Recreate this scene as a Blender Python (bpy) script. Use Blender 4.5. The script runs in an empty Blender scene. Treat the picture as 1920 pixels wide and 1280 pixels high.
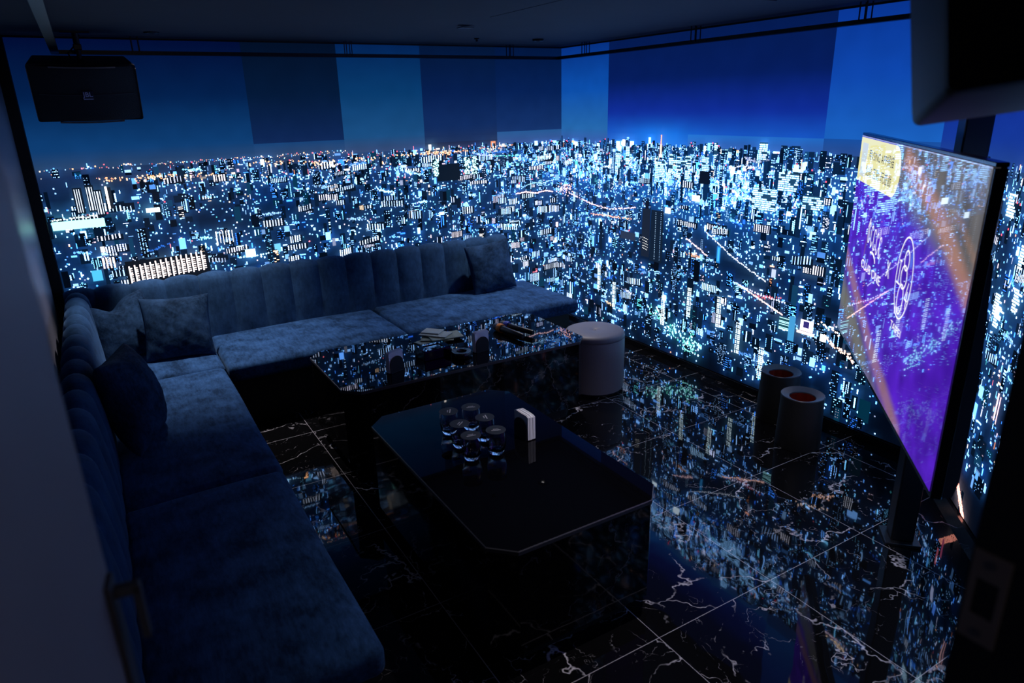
import bpy, bmesh, math, random
import numpy as np
from mathutils import Vector, Matrix

scene = bpy.context.scene
COL = scene.collection

# ------------------------------------------------------------------ camera, world, exposure
CAM_H = 1.8547
RIGHT = None
def cam_axes(yaw, pitch, roll):
    cy, sy, cp, sp = math.cos(yaw), math.sin(yaw), math.cos(pitch), math.sin(pitch)
    f = Vector((sy*cp, cy*cp, -sp)); r = Vector((cy, -sy, 0)); u = r.cross(f)
    cr, sr = math.cos(roll), math.sin(roll)
    return cr*r + sr*u, -sr*r + cr*u, f
cr_, cu_, cf_ = cam_axes(0.5309156, 0.3311403, -0.0256449)
cam_data = bpy.data.cameras.new('camera')
cam_data.sensor_width = 36.0
cam_data.lens = 1292.66*36/1920
cam_data.clip_start = 0.02
cam_data.dof.use_dof = True
cam_data.dof.focus_distance = 3.6
cam_data.dof.aperture_fstop = 3.2
cam = bpy.data.objects.new('camera', cam_data)
COL.objects.link(cam)
cam.matrix_world = Matrix(((cr_.x, cu_.x, -cf_.x, 0), (cr_.y, cu_.y, -cf_.y, 0), (cr_.z, cu_.z, -cf_.z, CAM_H), (0, 0, 0, 1)))
scene.camera = cam

world = bpy.data.worlds.new('world')
scene.world = world
world.use_nodes = True
world.node_tree.nodes['Background'].inputs[0].default_value = (0.05, 0.06, 0.1, 1)
world.node_tree.nodes['Background'].inputs[1].default_value = 0.004

scene.view_settings.view_transform = 'Standard'
scene.view_settings.look = 'None'
scene.view_settings.exposure = 0.0
scene.view_settings.gamma = 1.0
scene.view_settings.use_curve_mapping = False
scene.cycles.use_denoising = True
scene.cycles.max_bounces = 8
scene.cycles.sample_clamp_indirect = 4.0
scene.cycles.caustics_reflective = False
scene.cycles.caustics_refractive = False

# corridor lamp outside the doorway behind the camera
lamp = bpy.data.lights.new('corridor_lamp', 'POINT')
lamp.energy = 3.6
lamp.color = (1.0, 0.84, 0.78)
lamp.shadow_soft_size = 0.12
lamp_o = bpy.data.objects.new('corridor_lamp', lamp)
lamp_o.location = (0.35, -0.95, 2.15)
COL.objects.link(lamp_o)

# ------------------------------------------------------------------ room numbers
XL, XR, YB, ZC = -0.34, 3.49, 5.026, 2.285      # left wall, right LED wall, back LED wall, ceiling
S1, S2, S3 = 3.77, 3.336, 1.95                  # unrolled LED lengths (back, right, corner wall)
Y3 = YB - S2                                    # where the 45 degree wall starts
Q = math.sqrt(0.5)
LED_B, LED_T = 0.05, 2.275

# ------------------------------------------------------------------ helpers
def tag(o, label=None, cat=None, group=None, kind=None):
    if label: o['label'] = label
    if cat: o['category'] = cat
    if group: o['group'] = group
    if kind: o['kind'] = kind
    return o

def empty(name, loc=(0, 0, 0), rz=0.0):
    o = bpy.data.objects.new(name, None)
    o.location = loc
    o.rotation_euler = (0, 0, rz)
    o.empty_display_size = 0.05
    COL.objects.link(o)
    return o

def link(name, me, mat, parent=None, smooth=False):
    o = bpy.data.objects.new(name, me)
    COL.objects.link(o)
    if mat is not None:
        for m in (mat if isinstance(mat, (list, tuple)) else [mat]):
            me.materials.append(m)
    if parent is not None: o.parent = parent
    if smooth:
        me.polygons.foreach_set('use_smooth', [True]*len(me.polygons))
        try:
            me.set_sharp_from_angle(angle=math.radians(40))
        except Exception:
            pass
    return o

def bobj(name, bm, mat, parent=None, smooth=False):
    me = bpy.data.meshes.new(name)
    bmesh.ops.recalc_face_normals(bm, faces=bm.faces)
    bm.to_mesh(me); bm.free()
    return link(name, me, mat, parent, smooth)

def add_box(bm, c, d, rot=None, bevel=0.0, seg=2):
    """axis box centre c size d, optional rotation matrix about its centre"""
    g = bmesh.ops.create_cube(bm, size=1.0)
    vs = g['verts']
    for v in vs: v.co = Vector((v.co.x*d[0], v.co.y*d[1], v.co.z*d[2]))
    if bevel > 0:
        es = list({e for v in vs for e in v.link_edges})
        r = bmesh.ops.bevel(bm, geom=es, offset=bevel, segments=seg, profile=0.5, affect='EDGES')
        vs = list({v for f in r['faces'] for v in f.verts} | {v for v in vs if v.is_valid})
    for v in vs:
        p = v.co
        if rot is not None: p = rot @ p
        v.co = p + Vector(c)
    return vs

def box(name, lo, hi, mat, parent=None, bevel=0.0, seg=2, smooth=False):
    bm = bmesh.new()
    c = [(a+b)/2 for a, b in zip(lo, hi)]; d = [b-a for a, b in zip(lo, hi)]
    add_box(bm, c, d, None, bevel, seg)
    return bobj(name, bm, mat, parent, smooth)

def add_lathe(bm, prof, n=48, c=(0, 0, 0), close=False):
    """prof: list of (r, z)"""
    rings = []
    for r, z in prof:
        if r < 1e-6:
            rings.append([bm.verts.new((c[0], c[1], c[2]+z))])
        else:
            rings.append([bm.verts.new((c[0]+r*math.cos(2*math.pi*k/n), c[1]+r*math.sin(2*math.pi*k/n), c[2]+z)) for k in range(n)])
    for a, b in zip(rings, rings[1:]):
        for k in range(n):
            k2 = (k+1) % n
            if len(a) == 1 and len(b) == 1: continue
            if len(a) == 1: bm.faces.new((a[0], b[k], b[k2]))
            elif len(b) == 1: bm.faces.new((a[k], a[k2], b[0]))
            else: bm.faces.new((a[k], a[k2], b[k2], b[k]))

def lathe(name, prof, mat, parent=None, n=48):
    bm = bmesh.new(); add_lathe(bm, prof, n)
    return bobj(name, bm, mat, parent, True)

def add_tube(bm, pts, r, n=8, cap=True):
    """round tube along points; r scalar or list"""
    pts = [Vector(p) for p in pts]
    rings = []
    for i, p in enumerate(pts):
        d = (pts[min(i+1, len(pts)-1)] - pts[max(i-1, 0)]).normalized()
        ref = Vector((0, 0, 1)) if abs(d.z) < 0.9 else Vector((1, 0, 0))
        a = d.cross(ref).normalized(); b = d.cross(a)
        rr = r[i] if isinstance(r, (list, tuple)) else r
        rings.append([bm.verts.new(p + rr*(math.cos(2*math.pi*k/n)*a + math.sin(2*math.pi*k/n)*b)) for k in range(n)])
    for a, b in zip(rings, rings[1:]):
        for k in range(n):
            bm.faces.new((a[k], a[(k+1) % n], b[(k+1) % n], b[k]))
    if cap:
        bm.faces.new(rings[0]); bm.faces.new(list(reversed(rings[-1])))

def add_prism(bm, poly, z0, z1):
    a = [bm.verts.new((x, y, z0)) for x, y in poly]
    b = [bm.verts.new((x, y, z1)) for x, y in poly]
    n = len(poly)
    for k in range(n): bm.faces.new((a[k], a[(k+1) % n], b[(k+1) % n], b[k]))
    bm.faces.new(list(reversed(a))); bm.faces.new(b)

def rounded_box(dims, r, n, crown=0.0, seed=0, wob=0.0):
    """soft box, centre origin, corner radius r, n cells per axis"""
    hx, hy, hz = [d/2 for d in dims]
    bm = bmesh.new()
    rnd = random.Random(seed)
    ph = [rnd.uniform(0, 6) for _ in range(6)]
    cache = {}
    def vert(p):
        k = tuple(round(c, 5) for c in p)
        if k not in cache:
            q = [max(-(h-r), min(h-r, c)) for c, h in zip(p, (hx, hy, hz))]
            d = Vector([a-b for a, b in zip(p, q)])
            s = Vector(q) + (d.normalized()*r if d.length > 1e-9 else d)
            u, v = s.x/hx, s.y/hy
            f = (1-abs(u)**4)*(1-abs(v)**4)
            if s.z > 0: s.z += crown*f
            s.z += wob*math.sin(7*s.x+ph[0])*math.sin(5*s.y+ph[1])*(1 if s.z > 0 else 0)
            s.x += wob*0.6*math.sin(6*s.y+ph[2]); s.y += wob*0.6*math.sin(6*s.x+ph[3])
            cache[k] = bm.verts.new(s)
        return cache[k]
    def axis(h, m):
        # denser near rounded ends
        inner = list(np.linspace(-(h-r), h-r, m))
        arc = [h-r + r*math.tan(a) for a in np.linspace(0, math.pi/4, 5)[1:]]
        return [-a for a in reversed(arc)] + inner + arc
    ax = [axis(hx, n[0]), axis(hy, n[1]), axis(hz, n[2])]
    H = (hx, hy, hz)
    for a in range(3):
        b, c = (a+1) % 3, (a+2) % 3
        for sgn in (-1, 1):
            for i in range(len(ax[b])-1):
                for j in range(len(ax[c])-1):
                    q = []
                    for (ii, jj) in ((i, j), (i+1, j), (i+1, j+1), (i, j+1)):
                        p = [0, 0, 0]; p[a] = sgn*H[a]; p[b] = ax[b][ii]; p[c] = ax[c][jj]
                        q.append(vert(p))
                    try: bm.faces.new(q if sgn > 0 else list(reversed(q)))
                    except ValueError: pass
    return bm

def shift(bm, v):
    bmesh.ops.translate(bm, verts=bm.verts, vec=Vector(v))
    return bm

# ------------------------------------------------------------------ materials
def lin(c):
    return tuple((x/255/12.92 if x/255 <= 0.04045 else ((x/255+0.055)/1.055)**2.4) for x in c)

def new_mat(name):
    m = bpy.data.materials.new(name); m.use_nodes = True
    nt = m.node_tree
    return m, nt, nt.nodes['Principled BSDF']

def plain(name, col, rough=0.5, metal=0.0, spec=0.5, noise=0.0, scale=30.0, bump=0.0, coat=0.0, sheen=0.0):
    m, nt, b = new_mat(name)
    b.inputs['Base Color'].default_value = (*col, 1)
    b.inputs['Roughness'].default_value = rough
    b.inputs['Metallic'].default_value = metal
    b.inputs['Specular IOR Level'].default_value = spec
    b.inputs['Coat Weight'].default_value = coat
    b.inputs['Sheen Weight'].default_value = sheen
    if noise > 0 or bump > 0:
        tc = nt.nodes.new('ShaderNodeTexCoord')
        nz = nt.nodes.new('ShaderNodeTexNoise'); nz.inputs['Scale'].default_value = scale; nz.inputs['Detail'].default_value = 5
        nt.links.new(tc.outputs['Object'], nz.inputs['Vector'])
        if noise > 0:
            mx = nt.nodes.new('ShaderNodeMix'); mx.data_type = 'RGBA'
            mx.inputs['A'].default_value = (*[c*(1-noise) for c in col], 1)
            mx.inputs['B'].default_value = (*[min(1, c*(1+noise)) for c in col], 1)
            nt.links.new(nz.outputs['Fac'], mx.inputs['Factor'])
            nt.links.new(mx.outputs['Result'], b.inputs['Base Color'])
        if bump > 0:
            bp = nt.nodes.new('ShaderNodeBump'); bp.inputs['Strength'].default_value = bump; bp.inputs['Distance'].default_value = 0.01
            nt.links.new(nz.outputs['Fac'], bp.inputs['Height'])
            nt.links.new(bp.outputs['Normal'], b.inputs['Normal'])
    return m

def velvet(name, col, stretch=(60, 18, 60), sheen=0.5, lo=.38, hi=.64):
    m, nt, b = new_mat(name)
    N, Lk = nt.nodes, nt.links
    tc = N.new('ShaderNodeTexCoord')
    mp = N.new('ShaderNodeMapping'); mp.inputs['Scale'].default_value = stretch
    Lk.new(tc.outputs['Object'], mp.inputs['Vector'])
    n1 = N.new('ShaderNodeTexNoise'); n1.inputs['Scale'].default_value = 1.0; n1.inputs['Detail'].default_value = 6; n1.inputs['Roughness'].default_value = 0.7
    Lk.new(mp.outputs['Vector'], n1.inputs['Vector'])
    n2 = N.new('ShaderNodeTexNoise'); n2.inputs['Scale'].default_value = 9.0; n2.inputs['Detail'].default_value = 4
    Lk.new(tc.outputs['Object'], n2.inputs['Vector'])
    ad = N.new('ShaderNodeMath'); ad.operation = 'ADD'
    Lk.new(n1.outputs['Fac'], ad.inputs[0]); Lk.new(n2.outputs['Fac'], ad.inputs[1])
    cr = N.new('ShaderNodeValToRGB')
    cr.color_ramp.elements[0].position = lo; cr.color_ramp.elements[0].color = (*[c*0.45 for c in col], 1)
    cr.color_ramp.elements[1].position = hi; cr.color_ramp.elements[1].color = (*[c*1.75 for c in col], 1)
    hf = N.new('ShaderNodeMath'); hf.operation = 'MULTIPLY'; hf.inputs[1].default_value = 0.5
    Lk.new(ad.outputs[0], hf.inputs[0]); Lk.new(hf.outputs[0], cr.inputs['Fac'])
    Lk.new(cr.outputs['Color'], b.inputs['Base Color'])
    b.inputs['Roughness'].default_value = 0.75
    b.inputs['Specular IOR Level'].default_value = 0.03
    b.inputs['Sheen Weight'].default_value = sheen
    b.inputs['Sheen Roughness'].default_value = 0.4
    b.inputs['Sheen Tint'].default_value = (0.3, 0.55, 0.95, 1)
    bp = N.new('ShaderNodeBump'); bp.inputs['Strength'].default_value = 0.35; bp.inputs['Distance'].default_value = 0.004
    Lk.new(n1.outputs['Fac'], bp.inputs['Height']); Lk.new(bp.outputs['Normal'], b.inputs['Normal'])
    return m

def marble(name, grout=None, vein=0.55, rough=0.05, scale=1.0, base=0.004):
    """black marble with pale cracks; grout=(x0, dx, y0, dy) adds pale tile joints"""
    m, nt, b = new_mat(name)
    N, Lk = nt.nodes, nt.links
    tc = N.new('ShaderNodeTexCoord')
    def math_(op, a, bb=None, cl=False):
        n = N.new('ShaderNodeMath'); n.operation = op; n.use_clamp = cl
        for i, v in enumerate((a, bb)):
            if v is None: continue
            if isinstance(v, (int, float)): n.inputs[i].default_value = v
            else: Lk.new(v, n.inputs[i])
        return n.outputs[0]
    def noise(vec, sc, det=4, rg=0.55, dist=0.0):
        n = N.new('ShaderNodeTexNoise'); n.inputs['Scale'].default_value = sc; n.inputs['Detail'].default_value = det
        n.inputs['Roughness'].default_value = rg; n.inputs['Distortion'].default_value = dist
        Lk.new(vec, n.inputs['Vector']); return n
    vec = tc.outputs['Object']
    # every tile gets its own piece of stone
    if grout:
        sep = N.new('ShaderNodeSeparateXYZ'); Lk.new(vec, sep.inputs[0])
        tx = math_('FLOOR', math_('DIVIDE', math_('SUBTRACT', sep.outputs[0], grout[0]), grout[1]))
        ty = math_('FLOOR', math_('DIVIDE', math_('SUBTRACT', sep.outputs[1], grout[2]), grout[3]))
        cmb = N.new('ShaderNodeCombineXYZ')
        Lk.new(math_('MULTIPLY', tx, 3.7), cmb.inputs[0]); Lk.new(math_('MULTIPLY', ty, 5.3), cmb.inputs[1]); Lk.new(math_('ADD', tx, ty), cmb.inputs[2])
        va = N.new('ShaderNodeVectorMath'); va.operation = 'ADD'
        Lk.new(vec, va.inputs[0]); Lk.new(cmb.outputs[0], va.inputs[1])
        vec2 = va.outputs[0]
    else:
        vec2 = vec
    w = noise(vec2, 2.2*scale, 5, 0.6)
    vm = N.new('ShaderNodeVectorMath'); vm.operation = 'MULTIPLY_ADD'
    vm.inputs[1].default_value = (0.55, 0.55, 0.55); Lk.new(w.outputs['Color'], vm.inputs[0]); Lk.new(vec2, vm.inputs[2])
    def crack(sc, width, mask_sc, lo, hi):
        v = N.new('ShaderNodeTexVoronoi'); v.feature = 'DISTANCE_TO_EDGE'; v.inputs['Scale'].default_value = sc*scale
        Lk.new(vm.outputs[0], v.inputs['Vector'])
        d = math_('SUBTRACT', 1.0, math_('DIVIDE', v.outputs['Distance'], width), True)
        mk = noise(vec2, mask_sc*scale, 5, 0.7)
        mr = N.new('ShaderNodeMapRange'); mr.inputs['From Min'].default_value = lo; mr.inputs['From Max'].default_value = hi
        Lk.new(mk.outputs['Fac'], mr.inputs['Value'])
        return math_('MULTIPLY', d, mr.outputs['Result'])
    c1 = crack(1.5, 0.0085, 3.0, 0.45, 0.57)
    c2 = crack(3.8, 0.0075, 4.5, 0.5, 0.6)
    c3 = crack(9.0, 0.010, 6.0, 0.54, 0.64)
    cs = math_('MAXIMUM', math_('MAXIMUM', c1, math_('MULTIPLY', c2, 0.8)), math_('MULTIPLY', c3, 0.5))
    fac = math_('MULTIPLY', cs, vein, True)
    if grout:
        def line(coord, o, d, wd):
            f = math_('FRACT', math_('DIVIDE', math_('SUBTRACT', coord, o), d))
            e = math_('MINIMUM', f, math_('SUBTRACT', 1.0, f))
            return math_('LESS_THAN', math_('MULTIPLY', e, d), wd)
        g = math_('MAXIMUM', line(sep.outputs[0], grout[0], grout[1], 0.0016), line(sep.outputs[1], grout[2], grout[3], 0.0016))
        fac = math_('MAXIMUM', fac, math_('MULTIPLY', g, 0.5))
    mx = N.new('ShaderNodeMix'); mx.data_type = 'RGBA'
    mx.inputs['A'].default_value = (base, base, base*1.15, 1)
    mx.inputs['B'].default_value = (0.72, 0.68, 0.72, 1)
    Lk.new(fac, mx.inputs['Factor']); Lk.new(mx.outputs['Result'], b.inputs['Base Color'])
    b.inputs['Roughness'].default_value = rough
    b.inputs['IOR'].default_value = 1.47
    lw = noise(vec, 4.0, 2, 0.5)
    bp = N.new('ShaderNodeBump'); bp.inputs['Strength'].default_value = 0.06; bp.inputs['Distance'].default_value = 0.02
    Lk.new(lw.outputs['Fac'], bp.inputs['Height']); Lk.new(bp.outputs['Normal'], b.inputs['Normal'])
    return m

def emit_attr(name, base=0.01, rough=0.5, strength=1.0, spec=0.2):
    m, nt, b = new_mat(name)
    at = nt.nodes.new('ShaderNodeAttribute'); at.attribute_name = 'picture'
    b.inputs['Base Color'].default_value = (base, base, base, 1)
    b.inputs['Roughness'].default_value = rough
    b.inputs['Specular IOR Level'].default_value = spec
    nt.links.new(at.outputs['Color'], b.inputs['Emission Color'])
    b.inputs['Emission Strength'].default_value = strength
    return m

def emit(name, col, strength=1.0, rough=0.05, base=0.01, spec=0.5):
    m, nt, b = new_mat(name)
    b.inputs['Base Color'].default_value = (base, base, base, 1)
    b.inputs['Roughness'].default_value = rough
    b.inputs['Specular IOR Level'].default_value = spec
    b.inputs['Emission Color'].default_value = (*col, 1)
    b.inputs['Emission Strength'].default_value = strength
    return m

M = {}
M['floor'] = marble('black_marble_tile', (0.868, 0.5975, 2.693, 0.602), vein=1.0, rough=0.03)
M['stone'] = marble('black_marble_cladding', None, vein=0.15, rough=0.06, scale=1.2, base=0.003)
M['black_glass'] = plain('black_glass', (0.002, 0.002, 0.003), 0.02, spec=0.24, noise=0.1)
M['table_edge'] = plain('ground_glass_edge', (0.05, 0.05, 0.06), 0.3, noise=0.1)
M['ceiling'] = plain('dark_ceiling_paint', (0.034, 0.037, 0.05), 0.8, noise=0.12, scale=6)
M['tv_rear'] = plain('tv_rear_plastic', (0.07, 0.075, 0.095), 0.4, noise=0.1)
M['black'] = plain('matt_black', (0.006, 0.006, 0.007), 0.6, noise=0.2)
M['satin_black'] = plain('satin_black', (0.008, 0.008, 0.01), 0.35, noise=0.2)
M['gloss_black'] = plain('gloss_black', (0.006, 0.006, 0.007), 0.18, noise=0.2)
M['wall'] = plain('grey_lacquer', (0.2, 0.2, 0.25), 0.42, noise=0.06, scale=8)
M['door'] = plain('grey_door_laminate', (0.34, 0.3, 0.3), 0.5, noise=0.05, scale=10)
M['handle'] = plain('dark_metal', (0.1, 0.1, 0.11), 0.4, metal=0.2, noise=0.1)
M['steel'] = plain('brushed_steel', (0.22, 0.185, 0.165), 0.55, metal=0.1, noise=0.1)
M['trim_metal'] = plain('champagne_trim', (0.4, 0.33, 0.28), 0.38, metal=0.9, noise=0.1)
M['velvet'] = velvet('blue_grey_velvet', (0.024, 0.066, 0.155), sheen=.15)
M['velvet_cushion'] = velvet('blue_grey_chenille', (0.015, 0.038, 0.082), (40, 120, 40), 0.04)
M['velvet_back'] = velvet('blue_grey_velvet_back', (0.02, 0.054, 0.118), (45, 45, 22), 0.2, .28, .74)
M['leather'] = plain('pale_grey_leather', (0.16, 0.147, 0.172), 0.5, noise=0.06, scale=120, bump=0.06)
M['rim'] = plain('satin_grey_rim', (0.035, 0.036, 0.045), 0.42, noise=0.1)
M['liner'] = plain('red_bin_liner', (0.13, 0.008, 0.004), 0.35, noise=0.35, scale=40)
M['napkin'] = plain('white_napkin_paper', (0.88, 0.88, 0.92), 0.85, noise=0.04)
M['paper'] = plain('olive_printed_card', (0.30, 0.34, 0.25), 0.5, noise=0.25, scale=25)
M['paper2'] = plain('pale_printed_card', (0.5, 0.55, 0.5), 0.5, noise=0.15, scale=25)
M['lid'] = plain('dark_card_lid', (0.016, 0.017, 0.021), 0.6, noise=0.1)
M['print'] = plain('pale_print', (0.55, 0.55, 0.6), 0.6, noise=0.05)
M['badge'] = plain('badge_navy', (0.03, 0.03, 0.05), 0.3, noise=0.1)
M['badge_print'] = plain('badge_silver', (0.75, 0.72, 0.9), 0.35, noise=0.05)
M['grille'] = plain('speaker_grille', (0.012, 0.012, 0.013), 0.5, noise=0.4, scale=400, bump=0.4)
M['orange'] = plain('orange_rubber', (1.0, 0.3, 0.03), 0.5, noise=0.05)
M['blue'] = plain('blue_rubber', (0.03, 0.06, 0.5), 0.5, noise=0.05)
M['mesh_metal'] = plain('mic_mesh', (0.12, 0.12, 0.13), 0.4, metal=0.7, noise=0.5, scale=300, bump=0.4)
M['chrome'] = plain('chrome', (0.8, 0.8, 0.82), 0.12, metal=1.0, noise=0.02)
gm, gnt, gb = new_mat('clear_glass')
gb.inputs['Base Color'].default_value = (0.95, 0.97, 1, 1); gb.inputs['Roughness'].default_value = 0.0
gb.inputs['Transmission Weight'].default_value = 1.0; gb.inputs['IOR'].default_value = 1.5
M['glass'] = gm
M['lens'] = emit('downlight_lens', (6, 5.6, 5.8), 1.2)
M['led'] = emit_attr('led_pixels', base=0.003, rough=0.6, strength=1.0, spec=0.05)

# ------------------------------------------------------------------ the setting
def structure(o): return tag(o, kind='structure')

structure(box('floor', (XL-0.2, -1.6, -0.1), (XR+0.3, YB+0.25, 0.0), M['floor']))
structure(box('ceiling', (XL-0.2, -1.6, ZC), (XR+0.3, YB+0.25, ZC+0.1), M['ceiling']))
structure(box('wall_left', (XL-0.12, -0.25, 0), (XL, YB+0.2, ZC), M['wall']))
structure(box('wall_back', (XL, YB+0.004, 0), (XR+0.2, YB+0.2, ZC), M['black']))
structure(box('wall_right', (XR+0.004, Y3-0.12, 0), (XR+0.2, YB+0.004, ZC), M['black']))
bm = bmesh.new()
o0 = 0.004*Q
p0 = (XR+o0+0.004, Y3-o0); p1 = (XR-2.08*Q+o0, Y3-2.08*Q-o0)
add_prism(bm, [p0, p1, (p1[0]+0.15*Q, p1[1]-0.15*Q), (p0[0]+0.15*Q+0.1, p0[1]-0.15*Q-0.02)], 0, ZC)
structure(bobj('wall_corner', bm, M['black']))
structure(box('wall_front', (0.735, 0.12, 0), (2.06, 0.27, ZC), M['black']))
# black trim between the left wall and the LED wall, dark strip under the LED panels
structure(box('trim_1', (XL, YB-0.035, 0), (XL+0.058, YB+0.004, ZC), M['black']))
structure(box('baseboard_back', (XL+0.058, YB-0.014, 0), (XR, YB+0.003, LED_B-0.004), M['gloss_black'], bevel=0.003))
structure(box('baseboard_right', (XR-0.014, Y3, 0), (XR+0.003, YB-0.014, LED_B-0.004), M['gloss_black'], bevel=0.003))
bm = bmesh.new()
a0 = (XR-0.012, Y3-0.006); a1 = (XR-1.95*Q, Y3-1.95*Q)
add_prism(bm, [a0, a1, (a1[0]-0.014*Q, a1[1]+0.014*Q), (a0[0]-0.014*Q, a0[1]+0.014*Q)], 0, LED_B-0.004)
structure(bobj('baseboard_corner', bm, M['gloss_black']))
# shadow gap trim along the ceiling line
bm = bmesh.new()
add_box(bm, ((XL+XR)/2+0.03, YB-0.002, ZC-0.005), (XR-XL-0.06, 0.012, 0.01))
structure(bobj('trim_2', bm, M['black']))
bm = bmesh.new()
add_box(bm, (XR-0.002, (Y3+YB)/2, ZC-0.005), (0.012, S2-0.02, 0.01))
structure(bobj('trim_3', bm, M['black']))
# ceiling board joints: soffit step and access hatch
bm = bmesh.new()
add_box(bm, (0.78, 2.4, ZC-0.004), (2.22, 4.4, 0.008))
structure(bobj('trim_4', bm, M['ceiling']))
bm = bmesh.new()
add_box(bm, (2.4, 2.9, ZC-0.003), (0.985, 0.985, 0.006), bevel=0.002)
structure(bobj('trim_5', bm, M['ceiling']))
bm = bmesh.new()
for c, d in (((1.902, 2.9), (0.012, 1.0)), ((2.4, 3.4), (1.0, 0.012)), ((2.9, 2.9), (0.012, 1.0)), ((2.4, 2.4), (1.0, 0.012))):
    add_box(bm, (c[0], c[1], ZC-0.0012), (d[0], d[1], 0.0025))
structure(bobj('trim_6', bm, M['black']))

# ------------------------------------------------------------------ LED picture (night city), painted in wall metres
rng = np.random.default_rng(11)
CELL = 0.004
ST = S1+S2+S3
GW, GH = int(ST/CELL), int((LED_T-LED_B)/CELL)
ZH = 1.545
CAN = np.full((GH, GW, 3), -1.0, np.float32)      # -1 = unlit (background shows)

def ix(s): return int(round(s/CELL))
def iz(z): return int(round((z-LED_B)/CELL))
def fill(i0, j0, i1, j1, col):
    i0, j0, i1, j1 = max(0, i0), max(0, j0), min(GW, i1), min(GH, j1)
    if i1 > i0 and j1 > j0: CAN[j0:j1, i0:i1] = col
def rect(s0, z0, s1, z1, col): fill(ix(s0), iz(z0), ix(s1), iz(z1), col)
def dot(i, j, n, col):
    if n <= 1: fill(i, j, i+1, j+1, col)
    elif n == 2: fill(i, j, i+2, j+2, col)
    else:
        fill(i+1, j, i+n-1, j+n, col); fill(i, j+1, i+n, j+n-1, col)

PAL = np.array([(1.25, 3.1, 7.2), (.75, 2.5, 7.2), (1.8, 3.6, 7.0), (.25, 1.5, 6.6), (.9, 3.2, 5.8), (2.3, 2.7, 4.2), (2.7, 2.1, 2.9), (.08, .6, 3.8), (1.5, 3.3, 6.8), (.3, 1.8, 2.2)], np.float32)
PW = np.array([.24, .19, .16, .08, .1, .05, .03, .04, .1, .01]); PW = PW/PW.sum()
WARM = np.array([(5, 2.4, 1.2), (4.5, 3.2, 2.2), (4, 1.5, .8), (4, 3.6, 3.4), (2.6, .5, .7)], np.float32)
def colour(warm=0.0):
    c = WARM[rng.integers(len(WARM))] if rng.random() < warm else PAL[rng.choice(len(PAL), p=PW)]
    return c*np.float32(min(2.0, .12+rng.gamma(2.0, .42)))

# smooth density noise
dn = rng.random((14, 50)); dn2 = rng.random((40, 140))
def nz2(a, s, z):
    y = (z/2.3)*(a.shape[0]-1.01); x = (s/ST)*(a.shape[1]-1.01)
    y = min(max(y, 0), a.shape[0]-1.01); x = min(max(x, 0), a.shape[1]-1.01)
    i, j = int(y), int(x); fy, fx = y-i, x-j
    return (a[i, j]*(1-fx)+a[i, j+1]*fx)*(1-fy)+(a[i+1, j]*(1-fx)+a[i+1, j+1]*fx)*fy
def seg_d(s, z, a, b):
    ax, ay, bx, by = *a, *b
    t = max(0, min(1, ((s-ax)*(bx-ax)+(z-ay)*(by-ay))/((bx-ax)**2+(by-ay)**2)))
    return math.hypot(s-ax-t*(bx-ax), z-ay-t*(by-ay))
RIVER = ((5.40, .95), (5.63, .84)), ((5.63, .84), (5.95, .74))
def density(s, z):
    t = (ZH-z)/ZH
    d = 0.42 + 0.6*math.exp(-((s-5.2)/.95)**2)*math.exp(-((t-.13)/.2)**2) + 0.3*math.exp(-t/.12) + 0.15*math.exp(-((s-4.0)/1.2)**2)
    d *= 0.35 + 0.75*nz2(dn, s, z) + 0.55*nz2(dn2, s, z)
    if s < .5 and t < .14: d *= .12
    elif s < 2.2 and t < .045: d *= .4
    for a, b in RIVER:
        if seg_d(s, z, a, b) < .055: d *= .04
    if s > 6.6 and z < .2: d *= max(.05, 1-(s-6.6)*3)
    if z < .3: d *= .75
    if 4.8 < s < 5.08 and .7 < z < 1.1: d *= .3
    return d

def haze(s, z):
    return (.06+1.0*math.exp(-((s-5.35)/.85)**2-((z-1.3)/.26)**2) + .55*math.exp(-((s-3.9)/.9)**2-((z-1.25)/.35)**2)) * max(.15, min(1, (z-.1)/.9))

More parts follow.
